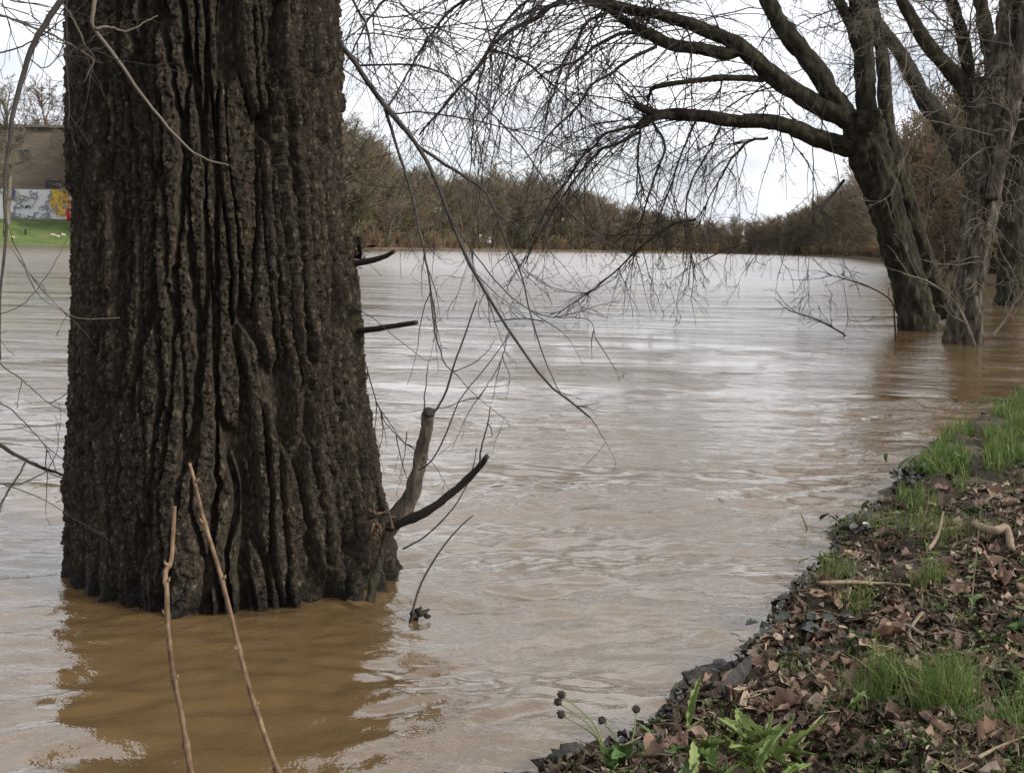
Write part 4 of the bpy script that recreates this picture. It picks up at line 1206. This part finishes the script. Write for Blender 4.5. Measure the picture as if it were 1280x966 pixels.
M_DARKLEAF = mat('wet_dark_leaf', [(0.014, 0.020, 0.014), (0.028, 0.036, 0.026), (0.05, 0.055, 0.042)], 30, 0.35, per='object', spec=0.5)
M_SODDEN = mat('sodden_leaf', [(0.014, 0.011, 0.009), (0.03, 0.023, 0.017), (0.055, 0.04, 0.028), (0.05, 0.065, 0.03), (0.11, 0.08, 0.056)], 30, 0.4, per='island', spec=0.5)
M_COVER = mat('cover_leaf', [(0.035, 0.055, 0.018), (0.07, 0.10, 0.03), (0.13, 0.16, 0.06), (0.20, 0.21, 0.10)], 30, 0.6, per='island', trans=0.2, spec=0.3)
M_DRIED = mat('dried_stalk', [(0.12, 0.085, 0.055), (0.26, 0.20, 0.135)], 20, 0.8)
M_WET = mat('wet_grey_wood', [(0.025, 0.023, 0.021), (0.085, 0.08, 0.074)], 30, 0.75, (1, 3, 1), 1.0, 40, bdist=0.02, spec=0.2)
M_CLOD = mat('wet_mud_clod', [(0.018, 0.014, 0.011), (0.045, 0.034, 0.025)], 14, 0.4, bump=0.8, bscale=60, bdist=0.01, spec=0.5)

def leaf_mesh(name, seed, L=0.1, W=0.07, curl=0.5, lobes=0, nl=9, nw=3, fold=0.25, crump=0.16):
    rg = np.random.default_rng(seed)
    t = np.linspace(0, 1, nl); s_ = np.linspace(-1, 1, nw * 2 + 1)
    T, S = np.meshgrid(t, s_, indexing='ij')
    w = np.sin(np.pi * np.clip(T, 0, 1) ** 0.8) ** 0.75
    if lobes:
        w = w * (0.52 + 0.50 * np.abs(np.cos(T * lobes * 3.1416 + 0.4 * np.sign(S))))
    w = np.maximum(w, 0.03)
    x = S * w * W / 2; y = T * L
    cu = curl * rg.uniform(0.6, 1.4)
    z = cu * L * ((T - 0.5) ** 2 * rg.uniform(0.2, 1.1) + (S * w) ** 2 * rg.uniform(0.05, 0.5)) + fold * abs(S) * w * W * 0.3
    z = z + crump * L * fbm(T * 3.1 + seed, S * 2.2, 0, 3, seed)
    y = y + 0.05 * L * noise3(T * 3, S * 3, 0, seed + 3)
    v = np.stack([x, y - L / 2, z], -1).reshape(-1, 3)
    f = grid_faces(nl, nw * 2 + 1)
    # petiole
    m = MB(); m.add(v, f)
    m.tube([(0, -L / 2, z[0, nw]), (0.004, -L * 0.62, z[0, nw] + 0.006), (0.01, -L * 0.78, z[0, nw] + 0.004)], [0.0018, 0.0014, 0.001], 4)
    return m
leafM = [leaf_mesh('l', 300 + k, 0.085 + 0.012 * (k % 3), 0.06 + 0.014 * (k % 4), (0.5, 0.9, 0.35, 1.1, 0.7, 0.3, 1.3, 0.8)[k], (0, 3, 2, 4, 3, 2, 0, 4)[k]) for k in range(8)]
leaf_me = [m.mesh('dead_leaf', (0, 0, 0)) for m in leafM]
for me in leaf_me: me.materials.append(M_LEAF)
def bank_normal_rot(x, y):
    e = 0.03
    h0, hx, hy = bank_h(np.array([x, x + e, x]), np.array([y, y, y + e]))
    n = Vector((-(hx - h0) / e, -(hy - h0) / e, 1)).normalized()
    return n
def inside_bank(n, xr, yr, keep=None, smin=0.03):
    """random photo points that fall on the near bank, as world points"""
    out = []
    while sum(len(o) for o in out) < n:
        px = rgV.uniform(xr[0], xr[1], n * 3); py = rgV.uniform(yr[0], yr[1], n * 3)
        p = on_bank(px, py)
        s_ = shore_sd(p[:, 0], p[:, 1])
        ok = (s_ > smin) & (p[:, 2] < 1.2) & (np.abs(p[:, 2] - bank_h(p[:, 0], p[:, 1])) < 0.03)
        if keep is not None: ok &= keep(px, py)
        out.append(np.concatenate([p[ok], px[ok, None], py[ok, None]], 1))
    return np.vstack(out)[:n]
def greenzone(px, py):
    """how grassy the bank is at a photo point, 0..1"""
    g = sstep(620, 560, py) * sstep(1120, 1180, px)
    for cx, cy, rx, ry in ((1095, 850, 45, 40), (1175, 835, 45, 40), (1268, 890, 40, 30), (1105, 650, 50, 30), (1150, 590, 40, 25), (935, 925, 60, 30), (1050, 715, 30, 18)):
        g = np.maximum(g, np.exp(-(((px - cx) / rx) ** 2 + ((py - cy) / ry) ** 2) * 1.2))
    return g
# 1. litter: thousands of small leaf scraps and crumbs, one mass
sp = inside_bank(7800, (690, 1520), (480, 1010), lambda a, b: (rgV.uniform(0, 1, a.shape) > 0.75 * greenzone(a, b)) & (noise3(a / 38, b / 24, 0, 5) > -0.28), 0.035)
LIT = MB()
tmpl = [leaf_mesh('s', 400 + k, 0.055, 0.042, 0.8, (0, 2, 3)[k % 3], 4, 1) for k in range(8)]
tv_ = [np.vstack(m.v) for m in tmpl]; tq_ = [np.vstack(m.q) for m in tmpl]
hh = bank_h(sp[:, 0], sp[:, 1])
for k in range(len(sp)):
    m_ = rgV.integers(0, 8)
    s_ = rgV.uniform(0.18, 1.0) ** 1.3 * 1.15
    e = (rgV.normal(0, 0.35), rgV.normal(0, 0.35), rgV.uniform(0, 6.283))
    R_e = np.array(Matrix.Rotation(e[2], 3, 'Z') @ Matrix.Rotation(e[0], 3, 'X') @ Matrix.Rotation(e[1], 3, 'Y'))
    nv = 12
    v = tv_[m_][:nv] * s_ @ R_e.T + [sp[k, 0], sp[k, 1], hh[k] + 0.004 + 0.012 * s_]
    LIT.add(v, tq_[m_][:6])
lit = LIT.build('leaf_litter', M_LITTER)
tag(lit, 'brown rotting leaf scraps covering the near bank', kind='stuff')
# sodden leaves and scraps caught along the waterline
WD = MB()
q_ = []
while len(q_) < 900:
    a = rgV.uniform(680, 1300, 3000); b = rgV.uniform(470, 975, 3000)
    w = np.array([G(x, y) for x, y in zip(a[:400], b[:400])]); sd = shore_sd(w[:, 0], w[:, 1])
    q_ += [p for p, d in zip(w, sd) if -0.035 < d < 0.13]
for p in q_[:900]:
    m_ = rgV.integers(0, 8); s_ = rgV.uniform(0.3, 1.1)
    e = (rgV.normal(0, 0.4), rgV.normal(0, 0.4), rgV.uniform(0, 6.283))
    R_e = np.array(Matrix.Rotation(e[2], 3, 'Z') @ Matrix.Rotation(e[0], 3, 'X') @ Matrix.Rotation(e[1], 3, 'Y'))
    z = max(float(bank_h(np.array([p[0]]), np.array([p[1]]))[0]), 0.0) + 0.006 + 0.01 * s_
    WD.add(tv_[m_][:12] * s_ @ R_e.T + [p[0], p[1], z], tq_[m_][:6])
tag(WD.build('waterline_debris', M_SODDEN), 'dark sodden leaf scraps caught along the waterline of the bank', kind='stuff')
# crumbs of earth and bark
CR = MB()
sp = inside_bank(1500, (690, 1300), (480, 985))
hh = bank_h(sp[:, 0], sp[:, 1])
for k in range(len(sp)):
    a = np.array([sp[k, 0], sp[k, 1], hh[k] + 0.004]); s_ = rgV.uniform(0.006, 0.02)
    v = a + rgV.normal(0, 1, (6, 3)) * s_ * 0.35 + np.array([(s_, 0, 0), (-s_, 0, 0), (0, s_, 0), (0, -s_, 0), (0, 0, s_), (0, 0, -s_)])
    CR.add(v, None, [(0, 2, 4), (2, 1, 4), (1, 3, 4), (3, 0, 4), (2, 0, 5), (1, 2, 5), (3, 1, 5), (0, 3, 5)])
tag(CR.build('earth_crumbs', M_MUD, None, False), 'crumbs of dark earth scattered on the near bank', kind='stuff')
# fine twigs and straws
ST = MB()
sp = inside_bank(620, (700, 1300), (490, 985))
hh = bank_h(sp[:, 0], sp[:, 1])
for k in range(len(sp)):
    a = rgV.uniform(0, 6.283); L_ = rgV.uniform(0.04, 0.16)
    p = np.array([(-L_ / 2, 0, 0.004), (0, rgV.normal(0, 0.01), 0.018), (L_ / 2, 0, rgV.uniform(0.0, 0.04))])
    c, s_ = math.cos(a), math.sin(a)
    p = np.stack([p[:, 0] * c - p[:, 1] * s_, p[:, 0] * s_ + p[:, 1] * c, p[:, 2]], -1) + [sp[k, 0], sp[k, 1], hh[k]]
    ST.tube(p, rgV.uniform(0.0012, 0.0032), 4)
tag(ST.build('twig_litter', M_DRIED), 'fine dry straws and twiglets strewn over the near bank', kind='stuff')
# 2. dead leaves one can pick out
def put_leaf(x, y, me, s_, label, grp, lift=0.012, tilt=0.4, rz=None, mt=None, nm='dead_leaf'):
    z = bank_h(np.array([x]), np.array([y]))[0]
    o = link(nm, me, None, None, (x, y, z + lift * s_))
    q = bank_normal_rot(x, y).to_track_quat('Z', 'Y').to_matrix()
    e = Matrix.Rotation(rgV.uniform(0, 6.283) if rz is None else rz, 3, 'Z') @ Matrix.Rotation(rgV.normal(0, tilt), 3, 'X') @ Matrix.Rotation(rgV.normal(0, tilt), 3, 'Y')
    o.rotation_euler = (q @ e).to_euler()
    o.scale = (s_,) * 3
    tag(o, label, 'leaf', grp)
    return o
sp = inside_bank(285, (790, 1290), (600, 968), lambda a, b: rgV.uniform(0, 1, a.shape) > 0.8 * greenzone(a, b))
for k in range(len(sp)):
    put_leaf(sp[k, 0], sp[k, 1], leaf_me[k % 8], rgV.uniform(0.4, 1.05), 'curled brown dead leaf lying in the leaf litter of the near bank', 'dead leaves in the litter on the bank')
big_leaves = [(985, 895, 1.25, 'large reddish-brown leaf at the left end of the litter above the strap-leaved weed'), (1120, 905, 1.3, 'ribbed tan leaf lying just below the bright grass tufts'),
              (1035, 915, 1.1, 'tan leaf near the bottom edge right of the strap-leaved weed'), (1175, 932, 1.15, 'pale cream leaf near the bottom right of the bank'),
              (1252, 735, 1.5, 'big reddish curled leaf at the right edge of the bank'), (1238, 712, 1.4, 'big pink-brown leaf just above the reddish one at the right edge'),
              (1040, 738, 1.7, 'broad dark brown leaf draped beside the horizontal stick'), (1035, 835, 1.3, 'rusty leaf left of the bright grass tufts'),
              (1245, 935, 1.3, 'rusty leaf in the bottom right corner'), (1190, 662, 1.2, 'pale ribbed leaf on the green patch halfway up the bank'),
              (1110, 800, 1.2, 'twisted tan leaf above the left grass tuft')]
for px, py, s_, lb in big_leaves:
    p = on_bank(np.array([px]), np.array([py]))[0]
    put_leaf(p[0], p[1], leaf_me[(px * 7) % 8], s_, lb, None, 0.02, 0.25)

# 3. grass: tufts are things, the sward beyond is one mass
def blades(m, c, n, rad_, hr, wd, rg, lean=0.35):
    k = 4
    for _ in range(n):
        a = rg.uniform(0, 6.283); r = rad_ * math.sqrt(rg.uniform())
        x, y = c[0] + r * math.cos(a), c[1] + r * math.sin(a)
        h = rg.uniform(*hr); b = rg.uniform(0, 6.283); ln = abs(rg.normal(0.1, lean)) * h
        bz0 = c[2]
        t = np.linspace(0, 1, k)
        sp_ = np.stack([x + math.cos(b) * ln * t ** 1.8 , y + math.sin(b) * ln * t ** 1.8, bz0 + h * (t - 0.28 * (ln / h) * t ** 2)], -1)
        f = rg.uniform(0, 6.283); nx = np.array([math.cos(f), math.sin(f), 0]) * wd * rg.uniform(0.6, 1.3)
        w = (1 - t ** 1.5)[:, None] * 0.96 + 0.04
        v = np.vstack([sp_ + nx * w, sp_ - nx * w])
        i = np.arange(k - 1)
        m.add(v, np.stack([i, i + 1, i + k + 1, i + k], -1))
def tuft(px, py, n, rad_, hr, label, mt=M_GRASS, wd=0.0022):
    p = on_bank(np.array([px]), np.array([py]))[0]
    p[2] = bank_h(p[:1], p[1:2])[0] - 0.01
    m = MB(); 
    for q in range(max(1, n // 60)):
        c = p + [rgV.normal(0, rad_ * 0.5), rgV.normal(0, rad_ * 0.5), 0]; c[2] = bank_h(c[:1], c[1:2])[0] - 0.008
        blades(m, c, 60, rad_ * 0.5, hr, wd, rgV, 0.55)
    o = m.build('grass_tuft', mt)
    tag(o, label, 'grass', 'grass tufts on the near bank')
tuft(1178, 872, 720, 0.13, (0.09, 0.20), 'tallest bright green grass tuft in the middle of the litter')
tuft(1094, 880, 540, 0.12, (0.06, 0.15), 'bright green grass tuft left of the tallest tuft')
tuft(1268, 908, 480, 0.13, (0.06, 0.15), 'green grass tuft at the right edge near the bottom')
tuft(1218, 912, 120, 0.06, (0.03, 0.08), 'thin dark grass tuft between the tallest tuft and the right edge', M_GRASS2)
tuft(1112, 664, 480, 0.22, (0.07, 0.18), 'green grass tuft beside the dark wet clump halfway along the waterline', M_GRASS2)
tuft(1052, 732, 300, 0.13, (0.06, 0.16), 'yellowish grass tuft above the horizontal stick at the waterline', M_GRASS2)
tuft(1198, 672, 360, 0.22, (0.06, 0.16), 'dull grass tuft beside the pale ribbed leaf', M_GRASS2)
tuft(1160, 738, 180, 0.10, (0.06, 0.16), 'sparse yellow-green grass tuft in front of the tall thin stem', M_GRASS2)
tuft(1075, 930, 120, 0.06, (0.03, 0.08), 'low dark grass tuft below the left bright tuft', M_GRASS2)
SW = MB()
sp = inside_bank(3000, (1120, 1420), (440, 640), lambda a, b: (rgV.uniform(0, 1, a.shape) < greenzone(a, b)) & (noise3(a / 26, b / 13, 0, 9) > -0.25))
hh = bank_h(sp[:, 0], sp[:, 1])
for k in range(len(sp)):
    blades(SW, (sp[k, 0], sp[k, 1], hh[k] - 0.005), 3, 0.03, (0.06, 0.17), 0.004, rgV, 0.45)
tag(SW.build('bank_grass', M_GRASS), 'sward of green grass on the bank at the right edge', kind='stuff')
SW = MB()
sp = inside_bank(1700, (700, 1480), (560, 1000))
hh = bank_h(sp[:, 0], sp[:, 1])
for k in range(len(sp)):
    blades(SW, (sp[k, 0], sp[k, 1], hh[k] - 0.005), 3, 0.02, (0.02, 0.07), 0.0022, rgV, 0.5)
tag(SW.build('sparse_grass', M_GRASS2), 'thin scattered grass blades among the leaf litter', kind='stuff')

# 4. weeds with their leaves as parts
def leaf_shape(kind, seed, L, W):
    m = leaf_mesh('w', seed, L, W, 0.35, {'plain': 0, 'lobed': 4, 'toothed': 5}[kind], 15 if kind != 'plain' else 7, 2, 0.3, 0.05)
    v = np.vstack(m.v)[: (15 if kind != 'plain' else 7) * 5]
    q = m.q[0]
    v[:, 1] += L / 2
    # arch down towards the tip
    t = v[:, 1] / L
    v[:, 2] += -0.35 * L * t ** 2 + 0.15 * L * t
    return v, q
_wl = {}
def weed(px, py, label, n, L, W, mt, kind='plain', spread=1.0, stem_h=0.0, el=(0.2, 1.1), name='weed_plant', seed=0, dz=0.0, stem_mat=None, world=None):
    rg = np.random.default_rng(500 + seed)
    p = on_bank(np.array([px]), np.array([py]))[0] if world is None else np.array(world, float)
    if world is None: p[2] = bank_h(p[:1], p[1:2])[0] - 0.005
    root = thing(name, label, 'plant', tuple(p + [0, 0, dz]))
    key = (kind, L, W, mt.name)
    if key not in _wl:
        ms = []
        for q in range(3):
            v, f = leaf_shape(kind, 600 + q + len(_wl) * 7, L, W)
            me = mesh_np('leaf', v, f); me.materials.append(mt); ms.append(me)
        _wl[key] = ms
    st = None
    if stem_h:
        m = MB()
        b = rg.normal(0, 0.05, 2)
        pts = np.array([(0, 0, -0.02), (b[0] * 0.3, b[1] * 0.3, stem_h * 0.4), (b[0], b[1], stem_h)])
        st = spline(pts, 12)
        m.tube(st + np.array(root.location), np.linspace(0.004, 0.0018, 12), 6, True, 0.1, seed)
        m.build('stem', stem_mat or mt, root)
    for k in range(n):
        o = link('leaf', _wl[key][k % 3], None, root)
        a = k * 2.4 + rg.normal(0, 0.4); e = rg.uniform(*el)
        if st is not None:
            o.location = tuple(st[int(rg.uniform(0.15, 1.0) * 11)])
        else:
            o.location = (rg.normal(0, 0.02 * spread), rg.normal(0, 0.02 * spread), rg.uniform(0, 0.02))
        o.rotation_euler = (Matrix.Rotation(a, 3, 'Z') @ Matrix.Rotation(e, 3, 'X') @ Matrix.Rotation(rg.normal(0, 0.4), 3, 'Y')).to_euler()
        o.scale = (rg.uniform(0.6, 1.2),) * 3
    return root
weed(955, 952, 'bright strap-leaved weed at the bottom of the bank nearest the water', 24, 0.15, 0.022, M_WEEDP, 'toothed', 3, 0, (0.3, 1.2), seed=1)
weed(905, 955, 'toothed green weed at the bottom edge left of the strap-leaved weed', 20, 0.10, 0.034, M_WEEDP, 'toothed', 4, 0, (0.2, 1.1), seed=2)
weed(985, 950, 'green rosette weed at the bottom edge right of the strap-leaved weed', 18, 0.10, 0.030, M_WEED, 'toothed', 3, 0, (0.2, 1.0), seed=3)
weed(1240, 800, 'pale green rosette weed at the right above the tallest grass tuft', 18, 0.085, 0.024, M_WEEDP, 'plain', 4, 0, (0.1, 0.9), seed=4)
weed(1205, 775, 'dark green leafy weed at the foot of the tall thin stem', 12, 0.07, 0.03, M_WEED, 'toothed', 4, 0, (0.1, 1.0), seed=5)
weed(1213, 770, 'tall thin stem with a few small leaves standing on the right of the bank', 14, 0.05, 0.024, M_WEED, 'toothed', 1, 0.52, (-0.3, 0.8), seed=6, stem_mat=M_DRIED)
weed(1165, 725, 'yellow-green upright weed in the middle of the bank', 10, 0.05, 0.018, M_WEEDP, 'plain', 1, 0.17, (0.0, 1.0), seed=7)
weed(1275, 790, 'broad-leaved weed cut by the right edge of the picture', 9, 0.10, 0.045, M_WEED, 'plain', 2, 0.10, (0.1, 1.0), seed=8)
weed(1075, 905, 'grey-green wilted weed below the left bright grass tuft', 16, 0.05, 0.02, M_WEEDP, 'lobed', 3, 0.09, (-0.4, 0.8), seed=9)
weed(1040, 705, 'light green weed at the waterline above the horizontal stick', 14, 0.09, 0.022, M_WEEDP, 'plain', 3, 0, (0.1, 1.0), seed=10)
weed(1000, 790, 'dark glossy ivy hanging over the water edge', 26, 0.055, 0.05, M_DARKLEAF, 'lobed', 5, 0, (-0.5, 0.8), 'ivy_plant', 11)
weed(975, 815, 'dark wet leaf clump at the water below the ivy', 18, 0.05, 0.04, M_DARKLEAF, 'lobed', 4, 0, (-0.4, 0.7), 'ivy_plant', 12)
weed(1078, 662, 'black wet leaf clump at the point of the waterline', 40, 0.07, 0.03, M_DARKLEAF, 'plain', 5, 0, (-0.2, 1.0), 'wet_leaf_clump', 13)
weed(1150, 598, 'dark wet leaf clump on the waterline below the green sward', 44, 0.08, 0.035, M_DARKLEAF, 'plain', 6, 0, (0.0, 1.1), 'wet_leaf_clump', 14)
weed(1185, 585, 'grey-green leafy weed at the waterline edge of the sward', 22, 0.12, 0.03, M_WEED, 'plain', 8, 0, (0.2, 1.1), seed=15)
weed(1270, 505, 'dark leafy weed at the waterline by the right edge', 22, 0.14, 0.04, M_WEED, 'plain', 9, 0, (0.2, 1.1), seed=16)
weed(1130, 640, 'bright green weed among dead leaves halfway along the bank', 16, 0.09, 0.028, M_WEED, 'plain', 5, 0, (0.2, 1.1), seed=17)
weed(1215, 640, 'small leafy weed right of the bright green weed', 12, 0.08, 0.022, M_WEED, 'plain', 4, 0, (0.2, 1.1), seed=18)
weed(860, 962, 'low green weed at the bottom edge by the water', 14, 0.10, 0.035, M_WEED, 'toothed', 4, 0, (0.2, 1.0), seed=19)
# burr weed at the bottom, out over the water
bw = weed(770, 955, 'leafy weed with dark round seed heads standing out over the water at the bottom', 40, 0.06, 0.036, M_WEED, 'toothed', 6, 0.07, (-0.2, 1.1), 'burr_weed', 20)
bl = np.array(bw.location)
M_BURR = mat('seed_head', [(0.018, 0.014, 0.011), (0.05, 0.038, 0.028)], 60, 0.9, bump=1.0, bscale=200, bdist=0.005)
for k, (hx, hy) in enumerate(((702, 868), (697, 877), (701, 893), (795, 886), (752, 900))):
    e = P(hx, hy, bl[1] + 0.05)
    m = MB(); m.tube(spline([bl + [rgV.normal(0, 0.02), 0, 0], (bl + e) / 2 + [0.02, 0, 0.02], e], 12), np.linspace(0.003, 0.0016, 12), 5)
    stm = m.build('stem', M_WEEDP, bw)
    m = MB(); c = e; hs = 0.8; th_ = np.linspace(0, math.pi, 7)
    m.tube([c + [0, 0, -0.011 * math.cos(q)] for q in th_], np.maximum(0.011 * np.sin(th_), 0.0008), 9, True, 0.3, k)
    for q in range(34):
        d = rgV.normal(0, 1, 3); d /= np.linalg.norm(d)
        m.tube([c + d * 0.008, c + d * 0.016], [0.0011, 0.0003], 3, False)
    m.build('seed_head', M_BURR, stm)

# low green ground cover in patches among the litter
GC = MB()
sp = inside_bank(2600, (720, 1480), (560, 1000), lambda a, b: noise3(a / 45, b / 28, 0, 15) + 0.4 * noise3(a / 14, b / 9, 0, 16) > 0.18)
hh = bank_h(sp[:, 0], sp[:, 1])
for k in range(len(sp)):
    m_ = rgV.integers(0, 8); s_ = rgV.uniform(0.25, 0.75)
    e = (rgV.normal(0.3, 0.5), rgV.normal(0, 0.5), rgV.uniform(0, 6.283))
    R_e = np.array(Matrix.Rotation(e[2], 3, 'Z') @ Matrix.Rotation(e[0], 3, 'X') @ Matrix.Rotation(e[1], 3, 'Y'))
    GC.add((tv_[m_][:12] * np.array([0.6, 1, 1]) * s_) @ R_e.T + [sp[k, 0], sp[k, 1], hh[k] + 0.012 + 0.02 * rgV.uniform()], tq_[m_][:6])
tag(GC.build('ground_cover', M_COVER), 'patches of small green leaves growing through the litter on the bank', kind='stuff')

# 5. sticks, roots, clods and the wet slab
def stick(pix, w, label, mt=M_DRIED, lift=0.02, name='dead_stick', sides=8, taper=0.55, cat='stick'):
    px = np.array([a for a, b in pix], float); py = np.array([b for a, b in pix], float)
    p = on_bank(px, py)
    p[:, 2] = np.maximum(p[:, 2], bank_h(p[:, 0], p[:, 1])) + lift
    p = spline(p, 24)
    r = np.linspace(w, w * taper, 24) / 2 * p[:, 1].mean() / F
    m = MB(); m.tube(p, r, sides, True, 0.22, px[0])
    return tag(m.build(name, mt), label, cat)
stick([(1022, 743), (1060, 742), (1100, 743), (1136, 746)], 6, 'straight pale stick lying level near the water edge', lift=0.05)
stick([(1218, 668), (1240, 676), (1256, 690), (1264, 700)], 11, 'thick curved pale root at the right of the bank', M_DRIED, 0.05, 'surface_root', 12, 0.8, 'root')
stick([(1105, 800), (1130, 800), (1152, 812)], 7, 'tan forked twig above the left grass tuft', lift=0.06)
stick([(1152, 785), (1140, 800), (1136, 815), (1150, 830)], 5, 'short bent twig crossing the forked twig', lift=0.06)
stick([(1215, 846), (1245, 848), (1290, 853)], 6, 'straight stick lying at the right edge beside the tallest grass tuft', lift=0.03)
stick([(1256, 916), (1268, 908), (1290, 898)], 9, 'pale broken stick at the right edge near the bottom', lift=0.03)
stick([(1168, 915), (1176, 902), (1184, 885)], 6, 'short dark twig below the tallest grass tuft', lift=0.03)
stick([(1150, 922), (1160, 932), (1168, 940)], 5, 'short pale twig beside the cream leaf', lift=0.03)
stick([(1062, 745), (1060, 760), (1070, 775)], 5, 'bent twig hanging below the level stick', lift=0.04)
stick([(1000, 940), (1014, 920), (1028, 905)], 4.5, 'thin straw beside the tan leaf near the bottom', lift=0.03)
stick([(1160, 700), (1172, 680), (1178, 655)], 5, 'leaning dry stem in the middle of the bank', lift=0.05)
stick([(1222, 960), (1250, 945), (1290, 930)], 5, 'thin stick in the bottom right corner', lift=0.03)
# slab of wet grey wood at the water
pa = on_bank(np.array([903.0, 938.0]), np.array([884.0, 858.0]))
m = MB()
ax = pa[1] - pa[0]; ax[2] = 0; Ls = np.linalg.norm(ax); ax /= Ls; sd_ = np.array([ax[1], -ax[0], 0])
tt = np.linspace(0, 1, 12); ww = 0.014 * np.array([0.35, 0.9, 0.6, 1.1, 0.75, 1.0, 0.55, 0.85, 0.5, 0.6, 0.3, 0.1])
up_ = []
for z_, k in ((0.0, 1.0), (0.022, 0.92)):
    for sgn in (-1, 1):
        up_.append(pa[0] + ax * (tt[:, None] * Ls) + sd_ * (sgn * ww * k)[:, None] + np.array([0, 0, 1]) * (0.045 + z_ + 0.03 * tt + 0.006 * noise3(tt * 6, sgn, 0, 3))[:, None])
v = np.vstack(up_); n_ = 12; i = np.arange(n_ - 1)
v[:, 2] += np.repeat([0.0, -0.03, 0.0, -0.03], n_)
q = np.vstack([np.stack([2 * n_ + i, 2 * n_ + i + 1, 3 * n_ + i + 1, 3 * n_ + i], -1), np.stack([i, n_ + i, n_ + i + 1, i + 1], -1), np.stack([i, i + 1, 2 * n_ + i + 1, 2 * n_ + i], -1), np.stack([n_ + i, 3 * n_ + i, 3 * n_ + i + 1, n_ + i + 1], -1)])
m.add(v, q)
tag(m.build('wet_plank', M_WET, None, False), 'wet grey splintered plank lying on the muddy edge of the bank', 'plank')
def clod(px, py, s_, label, seed, mt=M_CLOD, z=None, flat=0.6):
    g = G(px, py) if z is None else on_bank(np.array([float(px)]), np.array([float(py)]))[0]
    a = np.linspace(0, math.pi, 12); b = np.linspace(0, 2 * math.pi, 21)[:-1]
    A2, B2 = np.meshgrid(a, b, indexing='ij')
    d = np.stack([np.sin(A2) * np.cos(B2), np.sin(A2) * np.sin(B2), np.cos(A2)], -1)
    r = 1 + 0.5 * fbm(d[..., 0] * 2.2 + seed, d[..., 1] * 2.2, d[..., 2] * 2.2, 4, seed, 0.62)
    v = (d * r[..., None] * np.array([s_ * 1.5, s_, s_ * flat])).reshape(-1, 3) + g
    i = np.arange(11)[:, None] * 20; j = np.arange(20)[None, :]; j2 = (j + 1) % 20
    m = MB(); m.add(v, np.stack([i + j, i + 20 + j, i + 20 + j2, i + j2], -1).reshape(-1, 4))
    tag(m.build('mud_clod', mt), label, 'clod', 'wet clods at the water edge')
clod(872, 862, 0.045, 'rounded wet mud clod at the water left of the grey plank', 1)
clod(885, 850, 0.06, 'largest wet mud clod in the water left of the grey plank', 2)
clod(858, 872, 0.03, 'small wet mud clod furthest out in the water', 3)
clod(905, 838, 0.05, 'wet mud clod where the plank meets the bank', 4)
clod(1058, 676, 0.05, 'dark wet clod at the point of the waterline', 7)
clod(720, 955, 0.06, 'dark earth lump at the left foot of the burr weed', 8, M_CLOD, None, 0.9)
clod(800, 940, 0.05, 'dark earth lump at the right foot of the burr weed', 9, M_CLOD, None, 0.9)
# a thin reed in the water by the point
m = MB(); p = limb_pts([(1010, 668), (1007, 655), (1000, 640)], 7.3, 10); m.tube(p, np.linspace(0.006, 0.002, 10), 6); tag(m.build('water_reed', M_WEED), 'single thin green reed standing in the water by the point', 'reed')
